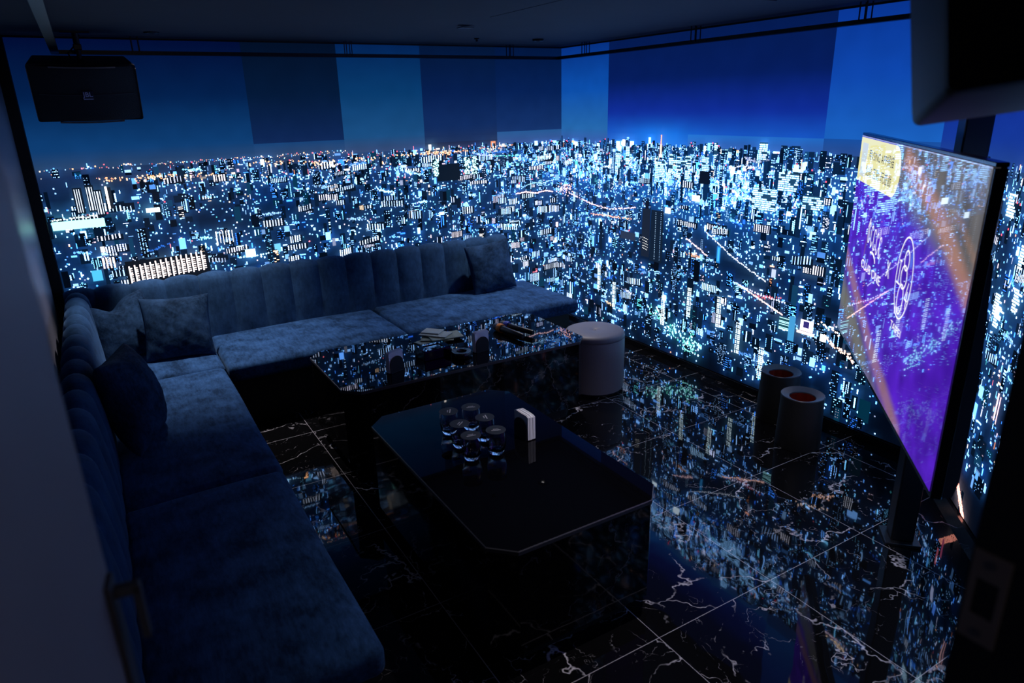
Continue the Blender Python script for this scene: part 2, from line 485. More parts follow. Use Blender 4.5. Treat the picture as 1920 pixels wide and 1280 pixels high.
def building(s, zb, k, d):
    t = (ZH-zb)/ZH
    tall = 1.5 if (4.2 < s < 6.3 and t < .25) else 1.0
    w = rng.uniform(.022, .07)*k; h = min(rng.gamma(2.2, .026)*k*tall+.02, .24, ZH-zb+(rng.uniform(.0, .05) if s > 3.6 else rng.uniform(-.01, .02)))
    i0, j0, i1, j1 = ix(s), iz(zb), ix(s+w), iz(zb+h)
    if i1-i0 < 4 or j1-j0 < 4: return
    g = rng.random()
    body = np.array((.003, .012, .034), np.float32)*(0.25+1.3*g)*(0.4+d) + np.array((.0015, .04, .18), np.float32)*np.float32(haze(s, zb)*(.2+.9*g))
    if rng.random() < .1: body = body*np.float32(2.2)+np.array((.0, .03, .06), np.float32)
    fill(i0, j0, i1, j1, body)
    ty = rng.random(); c = colour(.012 if s > 2.5 else .035)
    if ty < .42:                                   # window dots
        dx, dy = int(rng.integers(2, 5)), int(rng.integers(2, 5)); p = rng.uniform(.15, .75)
        for j in range(j0+1, j1-1, dy):
            for i in range(i0+1, i1-1, dx):
                if rng.random() < p: fill(i, j, i+1+(rng.random() < .4), j+1, c*np.float32(rng.uniform(.4, 1.2)))
    elif ty < .68:                                 # lit stair columns
        i = i0+1; p = rng.uniform(.3, .85)
        while i < i1-1:
            if rng.random() < p:
                wd = 1 if rng.random() < .6 else 2
                a = j0+int(rng.integers(0, max(1, (j1-j0)//3))); b = j1-int(rng.integers(0, max(1, (j1-j0)//3)))
                if rng.random() < .5: fill(i, a, i+wd, b, c)
                else:
                    for j in range(a, b, 3): fill(i, j, i+wd, j+2, c)
            i += int(rng.integers(3, 6))
    elif ty < .84:                                 # lit office floors
        for j in range(j0+1, j1-1, 3):
            i = i0+1
            while i < i1-1:
                ln = int(rng.integers(2, 9))
                if rng.random() < .6: fill(i, j, min(i+ln, i1-1), j+1+(rng.random() < .3), c*np.float32(rng.uniform(.6, 1.1)))
                i += ln+1
    elif ty < .88: fill(i0, j0+(j1-j0)//2, i1, j1, PAL[rng.integers(3)]*np.float32(rng.uniform(.08, .7)))
    if rng.random() < .12*(1-t) and t < .25: dot(i0+(i1-i0)//2, j1, 2, np.array((4.5, .3, .5), np.float32))

events = []
for _ in range(4200):
    t = rng.random()**1.35
    events.append((ZH-.02-(ZH-.06)*t, rng.uniform(-.03, ST), 'b'))
for _ in range(21000):
    t = rng.random()**1.25
    events.append((ZH-(ZH-.055)*t, rng.uniform(0, ST), 'd'))
for n_, c0, sg, zc, zg in ((2600, 5.3, .5, 1.37, .085), (1500, 5.95, .3, 1.3, .1), (1600, 4.3, .45, 1.4, .09), (1100, 3.4, .5, 1.38, .1), (900, 2.2, .9, 1.42, .08)):
    for _ in range(n_): events.append((min(ZH-.005, rng.normal(zc, zg)), rng.normal(c0, sg), 'd'))
events.sort(key=lambda e: -e[0])
for zb, s, ty in events:
    d = density(s, zb); t = (ZH-zb)/ZH
    if ty == 'b':
        if rng.random() < d*1.25: building(s, zb, .6+.5*t, d)
        continue
    if rng.random() > d*1.05: continue
    i, j = ix(s), iz(zb)
    c = colour(.3 if (t < .08 and s < 3.3) else (.05 if t < .2 else .015))
    r = rng.random()
    sz = 1 if t < .06 else (2 if t < .35 else (2 if r < .45 else 3))
    if r < .7: dot(i, j, sz, c)
    elif r < .87: fill(i, j, i+max(1, sz-1), j+int(rng.integers(3, 9)), c)
    elif r < .95: fill(i, j, i+int(rng.integers(3, 9)), j+max(1, sz-1), c)
    elif r < .985:
        a, b = int(rng.integers(4, 12)), int(rng.integers(2, 6)); fill(i, j, i+a, j+b, c*np.float32(.6))
    else:
        a, b = int(rng.integers(5, 12)), int(rng.integers(6, 16)); fill(i, j, i+a, j+b, c*np.float32(.8))

# rows of lit slab blocks, bright yards and streets
for _ in range(330):
    s = rng.uniform(0, ST) if rng.random() < .5 else rng.uniform(0, 3.9); t = rng.random()**.9; z = ZH-.05-(ZH-.12)*t
    if rng.random() > density(s, z)*1.5 or (s < .5 and t < .1) or (s > 3.9 and z < .8 and rng.random() < .7): continue
    n = int(rng.integers(3, 10)); hgt = int(rng.integers(5, 12)+t*rng.integers(2, 12)); sp_ = int(rng.integers(3, 6)); rise = rng.uniform(-.25, .35)
    c = colour(.0)*np.float32(.4)+np.array([(2.6, 2.2, 2.2), (2, 2.8, 4.2), (2.4, 2.6, 3.2)][rng.integers(3)], np.float32)*np.float32(rng.uniform(.4, 1.1))
    i0, j0 = ix(s), iz(z)
    fill(i0-1, j0-1, i0+n*sp_+1, j0+hgt+1, np.array((.004, .011, .028), np.float32))
    for q in range(n):
        jj_ = j0+int(rise*q*sp_*.5); b = 1 if sp_ == 3 or rng.random() < .4 else 2
        if rng.random() < .25:
            for j in range(jj_, jj_+hgt, 3): fill(i0+q*sp_, j, i0+q*sp_+b, j+2, c)
        else: fill(i0+q*sp_, jj_, i0+q*sp_+b, jj_+hgt, c*np.float32(rng.uniform(.5, 1.1)))
for _ in range(240):
    s = rng.uniform(0, ST); z = ZH-.04-(ZH-.1)*rng.random()**1.1
    if rng.random() > density(s, z)*1.4: continue
    c = colour(.03)*np.float32(.8); w_ = rng.uniform(.012, .05); sl = rng.normal(0, .18)
    for _k in range(int(w_*900)):
        ds = rng.normal(0, w_); dot(ix(s+ds), iz(z+sl*ds+rng.normal(0, .005)), int(rng.integers(1, 4)), c*np.float32(rng.uniform(.5, 1.2)))

# far shore strings of lights at the left
for s in np.arange(.02, 1.9, .012):
    if rng.random() < .62:
        z = 1.545+.011*s+rng.normal(0, .004); dot(ix(s), iz(z), 1+(rng.random() < .35), colour(.55))
    if s > .9 and rng.random() < .5: dot(ix(s), iz(1.555+rng.normal(0, .006)), 1, colour(.7))
for c0, n, w, zc in ((.62, 46, .05, 1.468), (.36, 16, .05, 1.47), (.85, 20, .08, 1.462), (1.33, 34, .09, 1.51), (1.68, 20, .06, 1.485), (2.6, 90, .13, 1.508), (2.0, 30, .12, 1.5), (3.1, 20, .1, 1.52)):
    for _ in range(n):
        dot(ix(rng.normal(c0, w)), iz(rng.normal(zc, .009)), int(rng.integers(1, 4)), WARM[rng.integers(3)]*np.float32(rng.uniform(.5, 1)))
def line(pts, step, n, col, jit=.003, p=1.0):
    for (a, b) in zip(pts, pts[1:]):
        L = math.hypot(b[0]-a[0], b[1]-a[1])
        for q in np.arange(0, L, step):
            if rng.random() < p:
                f = q/L; dot(ix(a[0]+f*(b[0]-a[0])+rng.normal(0, jit)), iz(a[1]+f*(b[1]-a[1])+rng.normal(0, jit)), n, np.array(col, np.float32)*np.float32(rng.uniform(.7, 1.2)))
WH, PK, OR, CY, TL = (2.6, 4, 6.5), (3.6, 2.3, 2.6), (4, 1.5, 1.0), (1.2, 3.8, 5.2), (.3, 2.6, 2.2)
# left wall landmarks
rect(.02, 1.195, .3, 1.245, (1.0, 2.6, 2.5)); line([(.02, 1.25), (.31, 1.262)], .012, 2, (3, 4.5, 4.4))
rect(.336, 1.3, .35, 1.435, (5, 4.4, 3.8)); rect(.35, 1.3, .37, 1.43, (.02, .03, .05))
for s0, z1 in ((.165, 1.44), (.23, 1.45), (.27, 1.42)):
    rect(s0, z1-.16, s0+.045, z1, (.008, .015, .03))
    for q in range(3): rect(s0+.006+q*.013, z1-.15, s0+.011+q*.013, z1-.01, (1.6, 2.0, 2.6))
rect(.36, .81, .86, .96, (.006, .01, .02))
for q in range(15):
    s0 = .375+q*.0315; zt = .925+.0035*q
    rect(s0, .815+.002*q, s0+.008, zt, (4.6, 3.6, 3.4))
    for j in range(7): rect(s0+.008, .826+.002*q+j*.0135, s0+.022, .832+.002*q+j*.0135, (3.6, 2.9, 2.8))
for q in range(4): rect(.24+q*.02, .93, .247+q*.02, 1.0, (4.4, 2.8, 2.6))
rect(.17, .86, .225, .925, (.12, .8, 1.4)); rect(.54, 1.255, .62, 1.28, (3, 4.4, 5)); rect(1.1, .89, 1.17, .945, (1.6, 3.4, 6)); line([(1.05, .885), (1.25, .9)], .014, 3, (2, 4, 6))
for q in range(6): rect(.93+q*.02, 1.0+.01*(q % 2), .937+q*.02, 1.09, (3.4, 3.6, 4))
rect(2.59, 1.3, 2.79, 1.425, (.004, .012, .03))
for s0 in (2.56, 2.83, 2.9): 
    rect(s0, 1.33, s0+.05, 1.47, (.01, .04, .06))
    for _ in range(60): fill(ix(s0+rng.uniform(0, .045)), iz(rng.uniform(1.335, 1.465)), ix(s0+.045), 0, (0, 0, 0)); dot(ix(s0+rng.uniform(0, .045)), iz(rng.uniform(1.335, 1.465)), 2, (1.8, 4, 4.6))
line([(3.1, 1.46), (3.3, 1.455)], .008, 1, (.6, 4.5, 3.4)); line([(2.95, 1.475), (3.1, 1.46)], .008, 2, (1.0, 1.2, 5))
# arched bridge and elevated roads about the corner
line([(3.36+.26*q/14, 1.185+.035*math.sin(math.pi*q/14)) for q in range(15)], .008, 1, (1.6, 3.4, 4.6), .001)
line([(3.3, 1.14), (3.4, 1.15), (3.5, 1.13), (3.6, 1.145), (3.68, 1.13)], .007, 2, PK, .0015)
for _ in range(60): dot(ix(rng.normal(3.82, .05)), iz(rng.normal(1.15, .022)), int(rng.integers(1, 4)), (6, 3.2, 3.4))
line([(3.9, 1.12), (4.2, 1.06), (4.45, 1.045), (4.75, 1.09)], .009, 2, PK, .002, .8)
line([(4.2, .98), (4.5, .99), (4.7, 1.0)], .009, 2, OR, .002, .7)
rect(4.86, 1.1, 4.9, 1.16, (.005, .01, .03))
# tower
rect(4.992, 1.49, 5.008, 1.56, (5.5, 2.0, 1.2)); rect(4.996, 1.56, 5.004, 1.625, (5, 1.2, .5)); rect(4.998, 1.625, 5.002, 1.668, (4.6, 2.8, 2.6)); rect(4.984, 1.475, 5.016, 1.495, (5, 3.2, 2.4))
# bright blocks in the business district
for s0, z0, s1, z1 in ((4.95, 1.32, 5.05, 1.45), (5.09, 1.33, 5.13, 1.5), (5.17, 1.33, 5.21, 1.49), (5.25, 1.34, 5.3, 1.5), (5.09, 1.44, 5.3, 1.465), (5.4, 1.34, 5.46, 1.5), (5.86, 1.5, 5.92, 1.6), (5.5, 1.49, 5.53, 1.59), (5.62, 1.5, 5.65, 1.56), (6.02, 1.33, 6.16, 1.44), (5.84, 1.2, 6.02, 1.34), (6.2, 1.24, 6.34, 1.32), (4.62, 1.38, 4.66, 1.54), (4.5, 1.36, 4.56, 1.5)):
    rect(s0, z0, s1, z1, (.02, .09, .2))
    for j in range(iz(z0)+1, iz(z1)-1, 3):
        i = ix(s0)
        while i < ix(s1)-1:
            ln = int(rng.integers(3, 12))
            if rng.random() < .8: fill(i, j, min(i+ln, ix(s1)), j+2, np.array((1.5, 3.5, 6.8), np.float32)*np.float32(rng.uniform(.6, 1.3)))
            i += ln+1
for s0, z0, s1, z1 in ((5.07, 1.09, 5.13, 1.13), (4.97, .99, 5.01, 1.03), (5.33, 1.2, 5.4, 1.24)): rect(s0, z0, s1, z1, (4, 5, 6))
rect(5.385, 1.32, 5.475, 1.405, (.004, .01, .03))
# dark tower with a few lit rows
rect(4.83, .74, 4.92, 1.1, (.012, .022, .05)); rect(4.93, .72, 5.06, 1.1, (.006, .018, .045))
for j in range(5): line([(4.845, .8+j*.02), (4.9, .79+j*.02)], .01, 1, (3, 3, 3), .0005)
for j in range(26): dot(ix(4.975), iz(.74+j*.0135), 1, (1.2, 1.8, 2.6)); dot(ix(5.03), iz(.74+j*.0135), 1, (.8, 1.4, 2.4))
rect(4.58, .84, 4.76, .9, (.03, .05, .11)); dot(ix(4.68), iz(.905), 3, (5, .3, .4))
# river, its roads and bridge
rect(5.585, .82, 5.615, .93, (.03, .35, 1.0)); rect(5.592, .83, 5.606, .92, (.1, .8, 2.0))
line([(5.48, 1.0), (5.75, .86), (6.0, .765)], .011, 2, (2.4, 2.8, 3.6), .002)
line([(5.3, .935), (5.5, .845)], .008, 2, PK, .003)
line([(5.78, .70), (5.95, .675), (6.15, .66)], .02, 3, (3.2, 3.2, 5), .002)
line([(5.79, .705), (5.98, .64), (6.14, .585)], .007, 2, (5, 2.9, 2.6), .0015)
rect(6.2, .44, 6.245, .6, (.08, .45, .9)); rect(6.13, .5, 6.2, .58, (.02, .1, .14))
for j in range(8): rect(6.13, .5+j*.01, 6.2, .504+j*.01, (1.2, 2.8, 3.2))
rect(6.28, .53, 6.37, .6, (3.4, 2.9, 3.8)); rect(6.3, .55, 6.34, .59, (.05, .04, .25)); rect(6.26, .51, 6.38, .525, (5, 3, 2.4))
line([(6.4, .6), (6.62, .54)], .014, 3, (5, 3.8, 3.4), .006)
rect(6.42, .5, 6.46, .54, (3.4, 4.6, 5.8))
line([(6.44, .53), (6.5, .49), (6.6, .46), (6.64, .42)], .006, 3, (4.6, 2.6, 2.0), .006)
for c0, zc in ((5.03, .32), (5.2, .24), (5.4, .15), (5.36, .2)):
    for _ in range(42): dot(ix(rng.normal(c0, .05)), iz(rng.normal(zc, .03)), int(rng.integers(2, 5)), np.array([(2.0, 4, 5), (.25, 1.5, 1.2), (1, 3.6, 3.8)][rng.integers(3)], np.float32))
for s0 in (5.08, 5.34, 4.5, 5.8, 6.0, 4.3, 5.62):
    z0 = rng.uniform(.12, .4)
    for i in range(3):
        for j in range(16): dot(ix(s0+.014*i), iz(z0+j*.0135), 2, (3, 4, 4.4))
# corner wall accents
rect(7.575, .5, 7.61, .565, (.5, 1.6, 6)); rect(7.53, .44, 7.56, .52, (2.2, 2.6, 4.4)); rect(7.77, .57, 7.78, .69, (3.4, 2.0, 2.2)); rect(7.79, .56, 7.80, .68, (3.0, 1.6, 1.9))
for q in range(4): line([(7.49+.012*q, .2), (7.66+.012*q, .052)], .005, 2, (5, 1.7, 1.3), .001)
rect(7.5, .24, 7.52, .33, (2.2, .5, .8)); rect(7.54, .16, 7.56, .26, (1.6, .3, .7)); rect(7.41, .36, 7.43, .42, (.4, 1.8, 4.6))
for _ in range(500):
    s = rng.uniform(7.15, ST); z = ZH-.02-(ZH-.3)*rng.random()**.9
    fill(ix(s), iz(z), ix(s)+1+(rng.random() < .5), iz(z)+int(rng.integers(2, 9)), colour(.12))
for _ in range(8):
    s = rng.uniform(7.3, 7.8); z = rng.uniform(.9, 1.45)
    for j in range(8): fill(ix(s), iz(z)+3*j, ix(s)+int(rng.integers(8, 22)), iz(z)+3*j+2, (2.4, 4, 5.4))
CAN[iz(ZH+.135):, :] = -1

# glow and sky behind the lights
CAN = np.where(CAN > 0, CAN*np.float32(.8), CAN)
pos = np.maximum(CAN, 0)
DS = 6
gh, gw = GH//DS, GW//DS
coarse = pos[:gh*DS, :gw*DS].reshape(gh, DS, gw, DS, 3).mean((1, 3))
def blur(a, sg):
    r = int(3*sg)+1; k = np.exp(-.5*(np.arange(-r, r+1)/sg)**2); k /= k.sum()
    for ax in (0, 1):
        p = np.pad(a, [(r, r) if i == ax else (0, 0) for i in range(3)], mode='edge')
        a = sum(k[n]*np.take(p, range(n, n+a.shape[ax]), axis=ax) for n in range(2*r+1))
    return a
glow = blur(coarse, .7)*.13 + blur(coarse, 2.2)*.1
glow *= np.array((.3, .75, 1.2))
def lp(stops, x):
    xs = [s[0] for s in stops]
    cs = np.array([lin(s[1]) for s in stops])
    return np.array([np.interp(x, xs, cs[:, k]) for k in range(3)])
# picture regions: (s0, s1, z0, z1, stops of z)
REG = [
    (0, 1.257, 1.55, 9, [(1.56, (38, 66, 104)), (1.66, (14, 62, 116)), (1.95, (3, 32, 76)), (2.27, (1, 12, 52))]),
    (1.257, 1.882, 1.644, 9, [(1.65, (14, 38, 84)), (1.95, (4, 25, 56)), (2.27, (2, 15, 38))]),
    (1.257, 1.882, 1.55, 1.644, [(1.56, (44, 68, 106)), (1.65, (20, 66, 120))]),
    (1.882, 2.508, 1.55, 9, [(1.56, (50, 70, 110)), (1.66, (26, 78, 130)), (1.95, (8, 58, 108)), (2.27, (2, 34, 84))]),
    (2.508, 3.142, 1.59, 9, [(1.6, (26, 46, 88)), (1.7, (17, 44, 96)), (1.95, (6, 30, 78)), (2.27, (3, 22, 56))]),
    (2.508, 3.142, 1.5, 1.59, [(1.5, (44, 44, 74)), (1.59, (26, 38, 72))]),
    (3.142, 3.77, 1.647, 9, [(1.65, (20, 50, 106)), (1.95, (6, 32, 84)), (2.27, (2, 22, 62))]),
    (3.142, 3.77, 1.55, 1.647, [(1.55, (56, 80, 140)), (1.65, (38, 90, 150))]),
    (3.77, 4.392, 1.55, 9, [(1.56, (52, 88, 160)), (1.66, (36, 102, 170)), (1.95, (12, 78, 170)), (2.27, (6, 48, 130))]),
    (4.392, 5.256, 1.55, 9, [(1.56, (34, 92, 190)), (1.64, (22, 82, 188)), (1.78, (15, 44, 150)), (2.0, (5, 28, 92)), (2.27, (4, 26, 80))]),
    (5.256, 6.291, 1.635, 9, [(1.64, (22, 82, 190)), (1.78, (15, 44, 150)), (2.0, (5, 28, 92)), (2.27, (4, 26, 80))]),
    (5.256, 6.291, 1.55, 1.635, [(1.56, (46, 88, 165)), (1.63, (34, 104, 195))]),
    (6.291, 6.921, 1.635, 9, [(1.64, (26, 96, 190)), (1.95, (14, 70, 172)), (2.27, (8, 52, 145))]),
    (6.291, 6.921, 1.55, 1.635, [(1.56, (40, 74, 140)), (1.63, (24, 78, 160))]),
    (6.921, 99, 1.55, 9, [(1.56, (30, 64, 140)), (1.66, (20, 54, 150)), (1.95, (12, 38, 140)), (2.27, (8, 28, 115))]),
]
def background(s, z, sc, zc):
    low = lp([(0, (3, 9, 22)), (.6, (4, 12, 29)), (1.2, (5, 15, 35)), (1.38, (10, 22, 48)), (1.5, (26, 42, 78)), (1.55, (38, 62, 102))], z)*(0.3+0.8*nz2(dn, min(max(s, 0), ST), z))
    if z < 1.6: low = low + np.array((.002, .06, .27))*haze(s, z)
    c = low
    if zc > 1.5:
        for s0, s1, z0, z1, st in REG:
            if s0 <= sc < s1 and z0 <= zc < z1:
                c = lp(st, z)
                if 4.392 <= sc < 6.291: c = c + np.array((.002, .11, .34))*math.exp(-((s-4.98)/.3)**2)*math.exp(-((z-1.6)/.085)**2)
                c = c*(.94+.12*nz2(dn2, min(max(s, 0), ST), z))
                if z < 1.55: c = low
                break
    i, j = min(gh-1, max(0, int((z-LED_B)/CELL/DS))), min(gw-1, max(0, int(s/CELL/DS)))
    return c + glow[i, j]

def led_screen(name, s0, s1, place, label, zo):
    sl = sorted(set(np.round(np.linspace(s0, s1, int((s1-s0)/.028)+1), 4)) | {e for e in (1.257, 1.882, 2.508, 3.142, 4.392, 5.256, 6.291, 6.921) if s0 < e < s1})
    zl = sorted(set(np.round(np.linspace(LED_B, LED_T, 80), 4)) | {1.5, 1.55, 1.59, 1.635, 1.644, 1.647})
    V, F, C = [], [], []
    for i in range(len(sl)-1):
        for j in range(len(zl)-1):
            sc, zc = (sl[i]+sl[i+1])/2, (zl[j]+zl[j+1])/2
            b = len(V)
            for (s, z) in ((sl[i], zl[j]), (sl[i+1], zl[j]), (sl[i+1], zl[j+1]), (sl[i], zl[j+1])):
                V.append(place(s-s0, z, 0)); C.append(background(s, z, sc, zc))
            F.append((b, b+1, b+2, b+3))
    V = np.array(V); C = np.array(C)
    # lights: runs of equal colour along each row become small quads just in front
    i0, i1 = int(math.ceil(s0/CELL)), min(GW, int(s1/CELL))
    sub = CAN[:, i0:i1]
    on = sub[..., 0] >= 0
    same = np.zeros(on.shape, bool)
    same[:, 1:] = (np.abs(sub[:, 1:]-sub[:, :-1]).max(-1) < 1e-6) & on[:, 1:]
    start = on & ~same
    jj, ii = np.nonzero(start)
    nxt = np.ones((on.shape[0], on.shape[1]+1), bool); nxt[:, :-1] = ~same
    flat = nxt.ravel(); idx = np.nonzero(flat)[0]
    base = jj*(on.shape[1]+1)+ii
    end = idx[np.searchsorted(idx, base, side='right')] - jj*(on.shape[1]+1)
    sa, sb = (ii+i0)*CELL-s0, (end+i0)*CELL-s0
    za, zb = LED_B+jj*CELL, LED_B+(jj+1)*CELL
    n = len(jj)
    P = np.empty((n, 4, 3))
    for q, (s, z) in enumerate(((sa, za), (sb, za), (sb, zb), (sa, zb))):
        P[:, q] = np.stack(place(s, z, .0012), -1)
    LC = np.repeat(sub[jj, ii], 4, axis=0)
    allV = np.concatenate([V, P.reshape(-1, 3)]); allC = np.concatenate([C, LC])
    nf = len(allV)//4
    me = bpy.data.meshes.new(name)
    me.vertices.add(nf*4); me.vertices.foreach_set('co', allV.astype(np.float32).ravel())
    me.loops.add(nf*4); me.loops.foreach_set('vertex_index', np.arange(nf*4, dtype=np.int32))
    me.polygons.add(nf); me.polygons.foreach_set('loop_start', np.arange(0, nf*4, 4, dtype=np.int32))
    try: me.polygons.foreach_set('loop_total', np.full(nf, 4, np.int32))
    except Exception: pass
    me.update(calc_edges=True)
    at = me.color_attributes.new('picture', 'FLOAT_COLOR', 'CORNER')
    at.data.foreach_set('color', np.concatenate([allC, np.ones((nf*4, 1))], 1).astype(np.float32).ravel())
    o = link(name, me, M['led'])
    return tag(o, label, 'screen', 'LED screen walls')

led_screen('led_screen', 0, S1, lambda s, z, o: (s-.28, 0*s+YB-o, z+0*s), 'LED screen wall behind the long sofa showing night city and far shore lights', 0)
led_screen('led_screen', S1, S1+S2, lambda s, z, o: (0*s+XR-o, YB-s, z+0*s), 'LED screen wall behind the round stool and bins showing the red city tower', 0)
led_screen('led_screen', S1+S2, ST, lambda s, z, o: (XR-Q*s-Q*o, Y3-Q*s+Q*o, z+0*s), 'narrow angled LED screen wall behind the television, partly hidden by the door frame', 0)

# ------------------------------------------------------------------ ceiling rail
RZ = 2.195
rail = empty('lighting_rail', (0, 0, RZ))
tag(rail, 'thin black square-section rail hung under the ceiling around the screen walls', 'rail')
bm = bmesh.new()
def bar(bm, a, b, w, h, ext=0.0):
    a, b = Vector(a), Vector(b); d = b-a; L = d.length
    ang = math.atan2(d.y, d.x)
    add_box(bm, (a+b)/2, (L+ext, w, h), Matrix.Rotation(ang, 3, 'Z'))
bar(bm, (-.046, 0.9, 0), (-.046, 4.93, 0), .04, .022, .04)
bar(bm, (-.026, 4.93, 0), (3.39, 4.93, 0), .04, .022, .04)
bar(bm, (3.39, 4.91, 0), (3.39, 1.95, 0), .04, .022)
bobj('rail_bar', bm, M['satin_black'], rail)
for x in (0.366, 1.661, 2.942):
    bm = bmesh.new()
    for dx in (-.018, .018):
        for dy in (-.022, .022): add_box(bm, (x+dx, 4.93+dy, (ZC-RZ)/2), (.005, .005, ZC-RZ))
    bobj('hanger', bm, M['satin_black'], rail)
for y in (4.561, 3.421, 2.285):
    bm = bmesh.new()
    for dx in (-.022, .022):
        for dy in (-.018, .018): add_box(bm, (3.39+dx, y+dy, (ZC-RZ)/2), (.005, .005, ZC-RZ))
    bobj('hanger', bm, M['satin_black'], rail)

# small things on the ceiling
def ceiling_dot(name, x, y, label, cat, r, h):
    o = lathe(name, [(0, 0), (r, 0), (r, -h*.4), (r*.45, -h*.5), (r*.4, -h), (0, -h)], M['satin_black'], None, 20)
    o.location = (x, y, ZC)
    tag(o, label, cat)
ceiling_dot('sprinkler_head', 2.42, 4.49, 'small dark sprinkler head on the ceiling near the back screen wall', 'sprinkler', .018, .022)
def downlight(x, y, power, label, cone=74):
    d = empty('downlight', (x, y, ZC)); tag(d, label, 'downlight', 'ceiling downlights')
    lathe('housing', [(.014, -.001), (.04, -.001), (.04, -.012), (.036, -.016), (.018, -.016), (.014, -.012), (.014, -.001)], M['satin_black'], d, 40)
    lathe('lens', [(0, -.0025), (.014, -.0025), (.014, -.001), (0, -.001)], M['lens'], d, 24)
    l = bpy.data.lights.new('downlight_lamp', 'SPOT'); l.energy = power; l.color = (1.0, .93, .97)
    l.spot_size = math.radians(cone); l.spot_blend = .85; l.shadow_soft_size = .03
    lo = bpy.data.objects.new('downlight_lamp', l); COL.objects.link(lo); lo.location = (x, y, ZC-.03)
downlight(2.883, 4.44, 100, 'small round downlight on the ceiling near the corner of the screens', 98)
downlight(0.43, 4.56, 135, 'small round downlight on the ceiling right of the hanging speaker', 76)
downlight(1.9, 1.5, 72, 'small round downlight above the open floor in front of the television', 100)
o = box('ceiling_sensor', (1.95, 3.79, ZC-.014), (2.03, 3.86, ZC-.008), M['satin_black'], None, .004)
tag(o, 'small flat oblong sensor on the ceiling left of the access hatch', 'sensor')

# ------------------------------------------------------------------ sofas
def channel_back(length, prof, seams, amp, name, mat, parent, end_round=(False, True), plc=None):
    """channel tufted back: prof is [(depth, z)...] front to rear, seams positions along the run"""
    e = [0.0]+[s for s in seams if .02 < s < length-.02]+[length]
    us = []
    for a, b in zip(e, e[1:]):
        for q in np.linspace(0, 1, 13)[:-1]: us.append((a+(b-a)*q, q))
    us.append((length, 0.0))
    pr = [Vector((d, z)) for d, z in prof]
    nrm = []
    for i in range(len(pr)):
        t = pr[min(i+1, len(pr)-1)]-pr[max(i-1, 0)]
        nrm.append(Vector((-t.y, t.x)).normalized())
    bm = bmesh.new(); rows = []
    for u, q in us:
        bul = 1-abs(2*q-1)**2.6
        row = []
        # round the free ends
        sh = 0.0
        for k, flag in enumerate(end_round):
            dist = u if k == 0 else length-u
            if flag and dist < .05: sh = .05-math.sqrt(max(0, .05**2-(.05-dist)**2))
        for i, (p, n) in enumerate(zip(pr, nrm)):
            w = min(1, i/1.5) if i < 2 else 1
            off = amp*(bul-1)*w - sh*.8
            x = p+n*off
            if x.x > prof[-1][0]: x.x = prof[-1][0]
            row.append(bm.verts.new(plc(u, x.x, x.y)))
        rows.append(row)
    for a, b in zip(rows, rows[1:]):
        for i in range(len(a)-1): bm.faces.new((a[i], b[i], b[i+1], a[i+1]))
    for row in (rows[0], rows[-1]):
        bm.faces.new(row)
    return bobj(name, bm, mat, parent, True)

def arc(cx, cz, rx, rz, a0, a1, n):
    return [(cx+rx*math.cos(math.radians(a)), cz+rz*math.sin(math.radians(a))) for a in np.linspace(a0, a1, n)]

# run along the left wall
sofaL = empty('sofa', (0.07, 3.2, 0))
tag(sofaL, 'blue-grey velvet sofa with channelled back along the left wall, nearest the door', 'sofa')
def inL(bm): return shift(bm, (-0.07, -3.2, 0))
def cushion(parent, name, lo, hi, r, crown, seed, off):
    d = [b-a for a, b in zip(lo, hi)]
    n = (max(6, int(d[0]/.05)), max(6, int(d[1]/.05)), 3)
    bm = rounded_box(d, r, n, crown, seed, .0025)
    shift(bm, [(a+b)/2-o for a, b, o in zip(lo, hi, off)])
    return bobj(name, bm, M['velvet'], parent, True)
SZ, SB = .412, .305
offL = (0.07, 3.2, 0)
cushion(sofaL, 'seat_cushion', (-.15, 1.545, SB), (.468, 2.762, SZ), .035, .014, 1, offL)
cushion(sofaL, 'seat_cushion', (-.15, 2.768, SB), (.474, 4.225, SZ), .035, .014, 2, offL)
cushion(sofaL, 'seat_cushion', (-.15, 4.231, SB), (.48, 4.886, SZ), .035, .012, 3, offL)
bm = bmesh.new(); add_box(bm, (.13, 3.2, SB/2), (.5, 3.24, SB)); bobj('plinth', inL(bm), M['black'], sofaL)
profL = [(0, .36), (-.004, .45), (-.002, .55), (.006, .65), (.018, .74)] + arc(.088, .765, .066, .075, 165, 15, 9) + [(.165, .70), (.168, .5), (.168, .3)]
channel_back(4.89-1.545, profL, [.11+.2115*k for k in range(17)], .02, 'backrest', M['velvet_back'], sofaL, (False, True),
             lambda u, d, z: (-.13-d-.07, 4.89-u-3.2, z))
# run along the back screen wall
sofaB = empty('sofa', (1.7, 4.55, 0))
tag(sofaB, 'blue-grey velvet sofa with channelled back against the back screen wall, open right end', 'sofa')
offB = (1.7, 4.55, 0)
cushion(sofaB, 'seat_cushion', (.49, 4.172, SB), (1.645, 4.905, SZ+.002), .035, .014, 4, offB)
cushion(sofaB, 'seat_cushion', (1.651, 4.172, SB), (3.062, 4.99, SZ+.002), .035, .014, 5, offB)
bm = bmesh.new(); add_box(bm, (1.76, 4.6, SB/2), (2.5, .73, SB)); bobj('plinth', shift(bm, (-1.7, -4.55, 0)), M['black'], sofaB)
profB = [(0, .38), (-.006, .46), (-.004, .56), (.0, .66), (.008, .75)] + arc(.07, .775, .06, .066, 165, 15, 9) + [(.13, .72), (.131, .5), (.131, .3)]
channel_back(2.885-.484, profB, [.2+.2*k for k in range(11)], .02, 'backrest', M['velvet_back'], sofaB, (False, True),
             lambda u, d, z: (.484+u-1.7, 4.889+d-4.55, z))
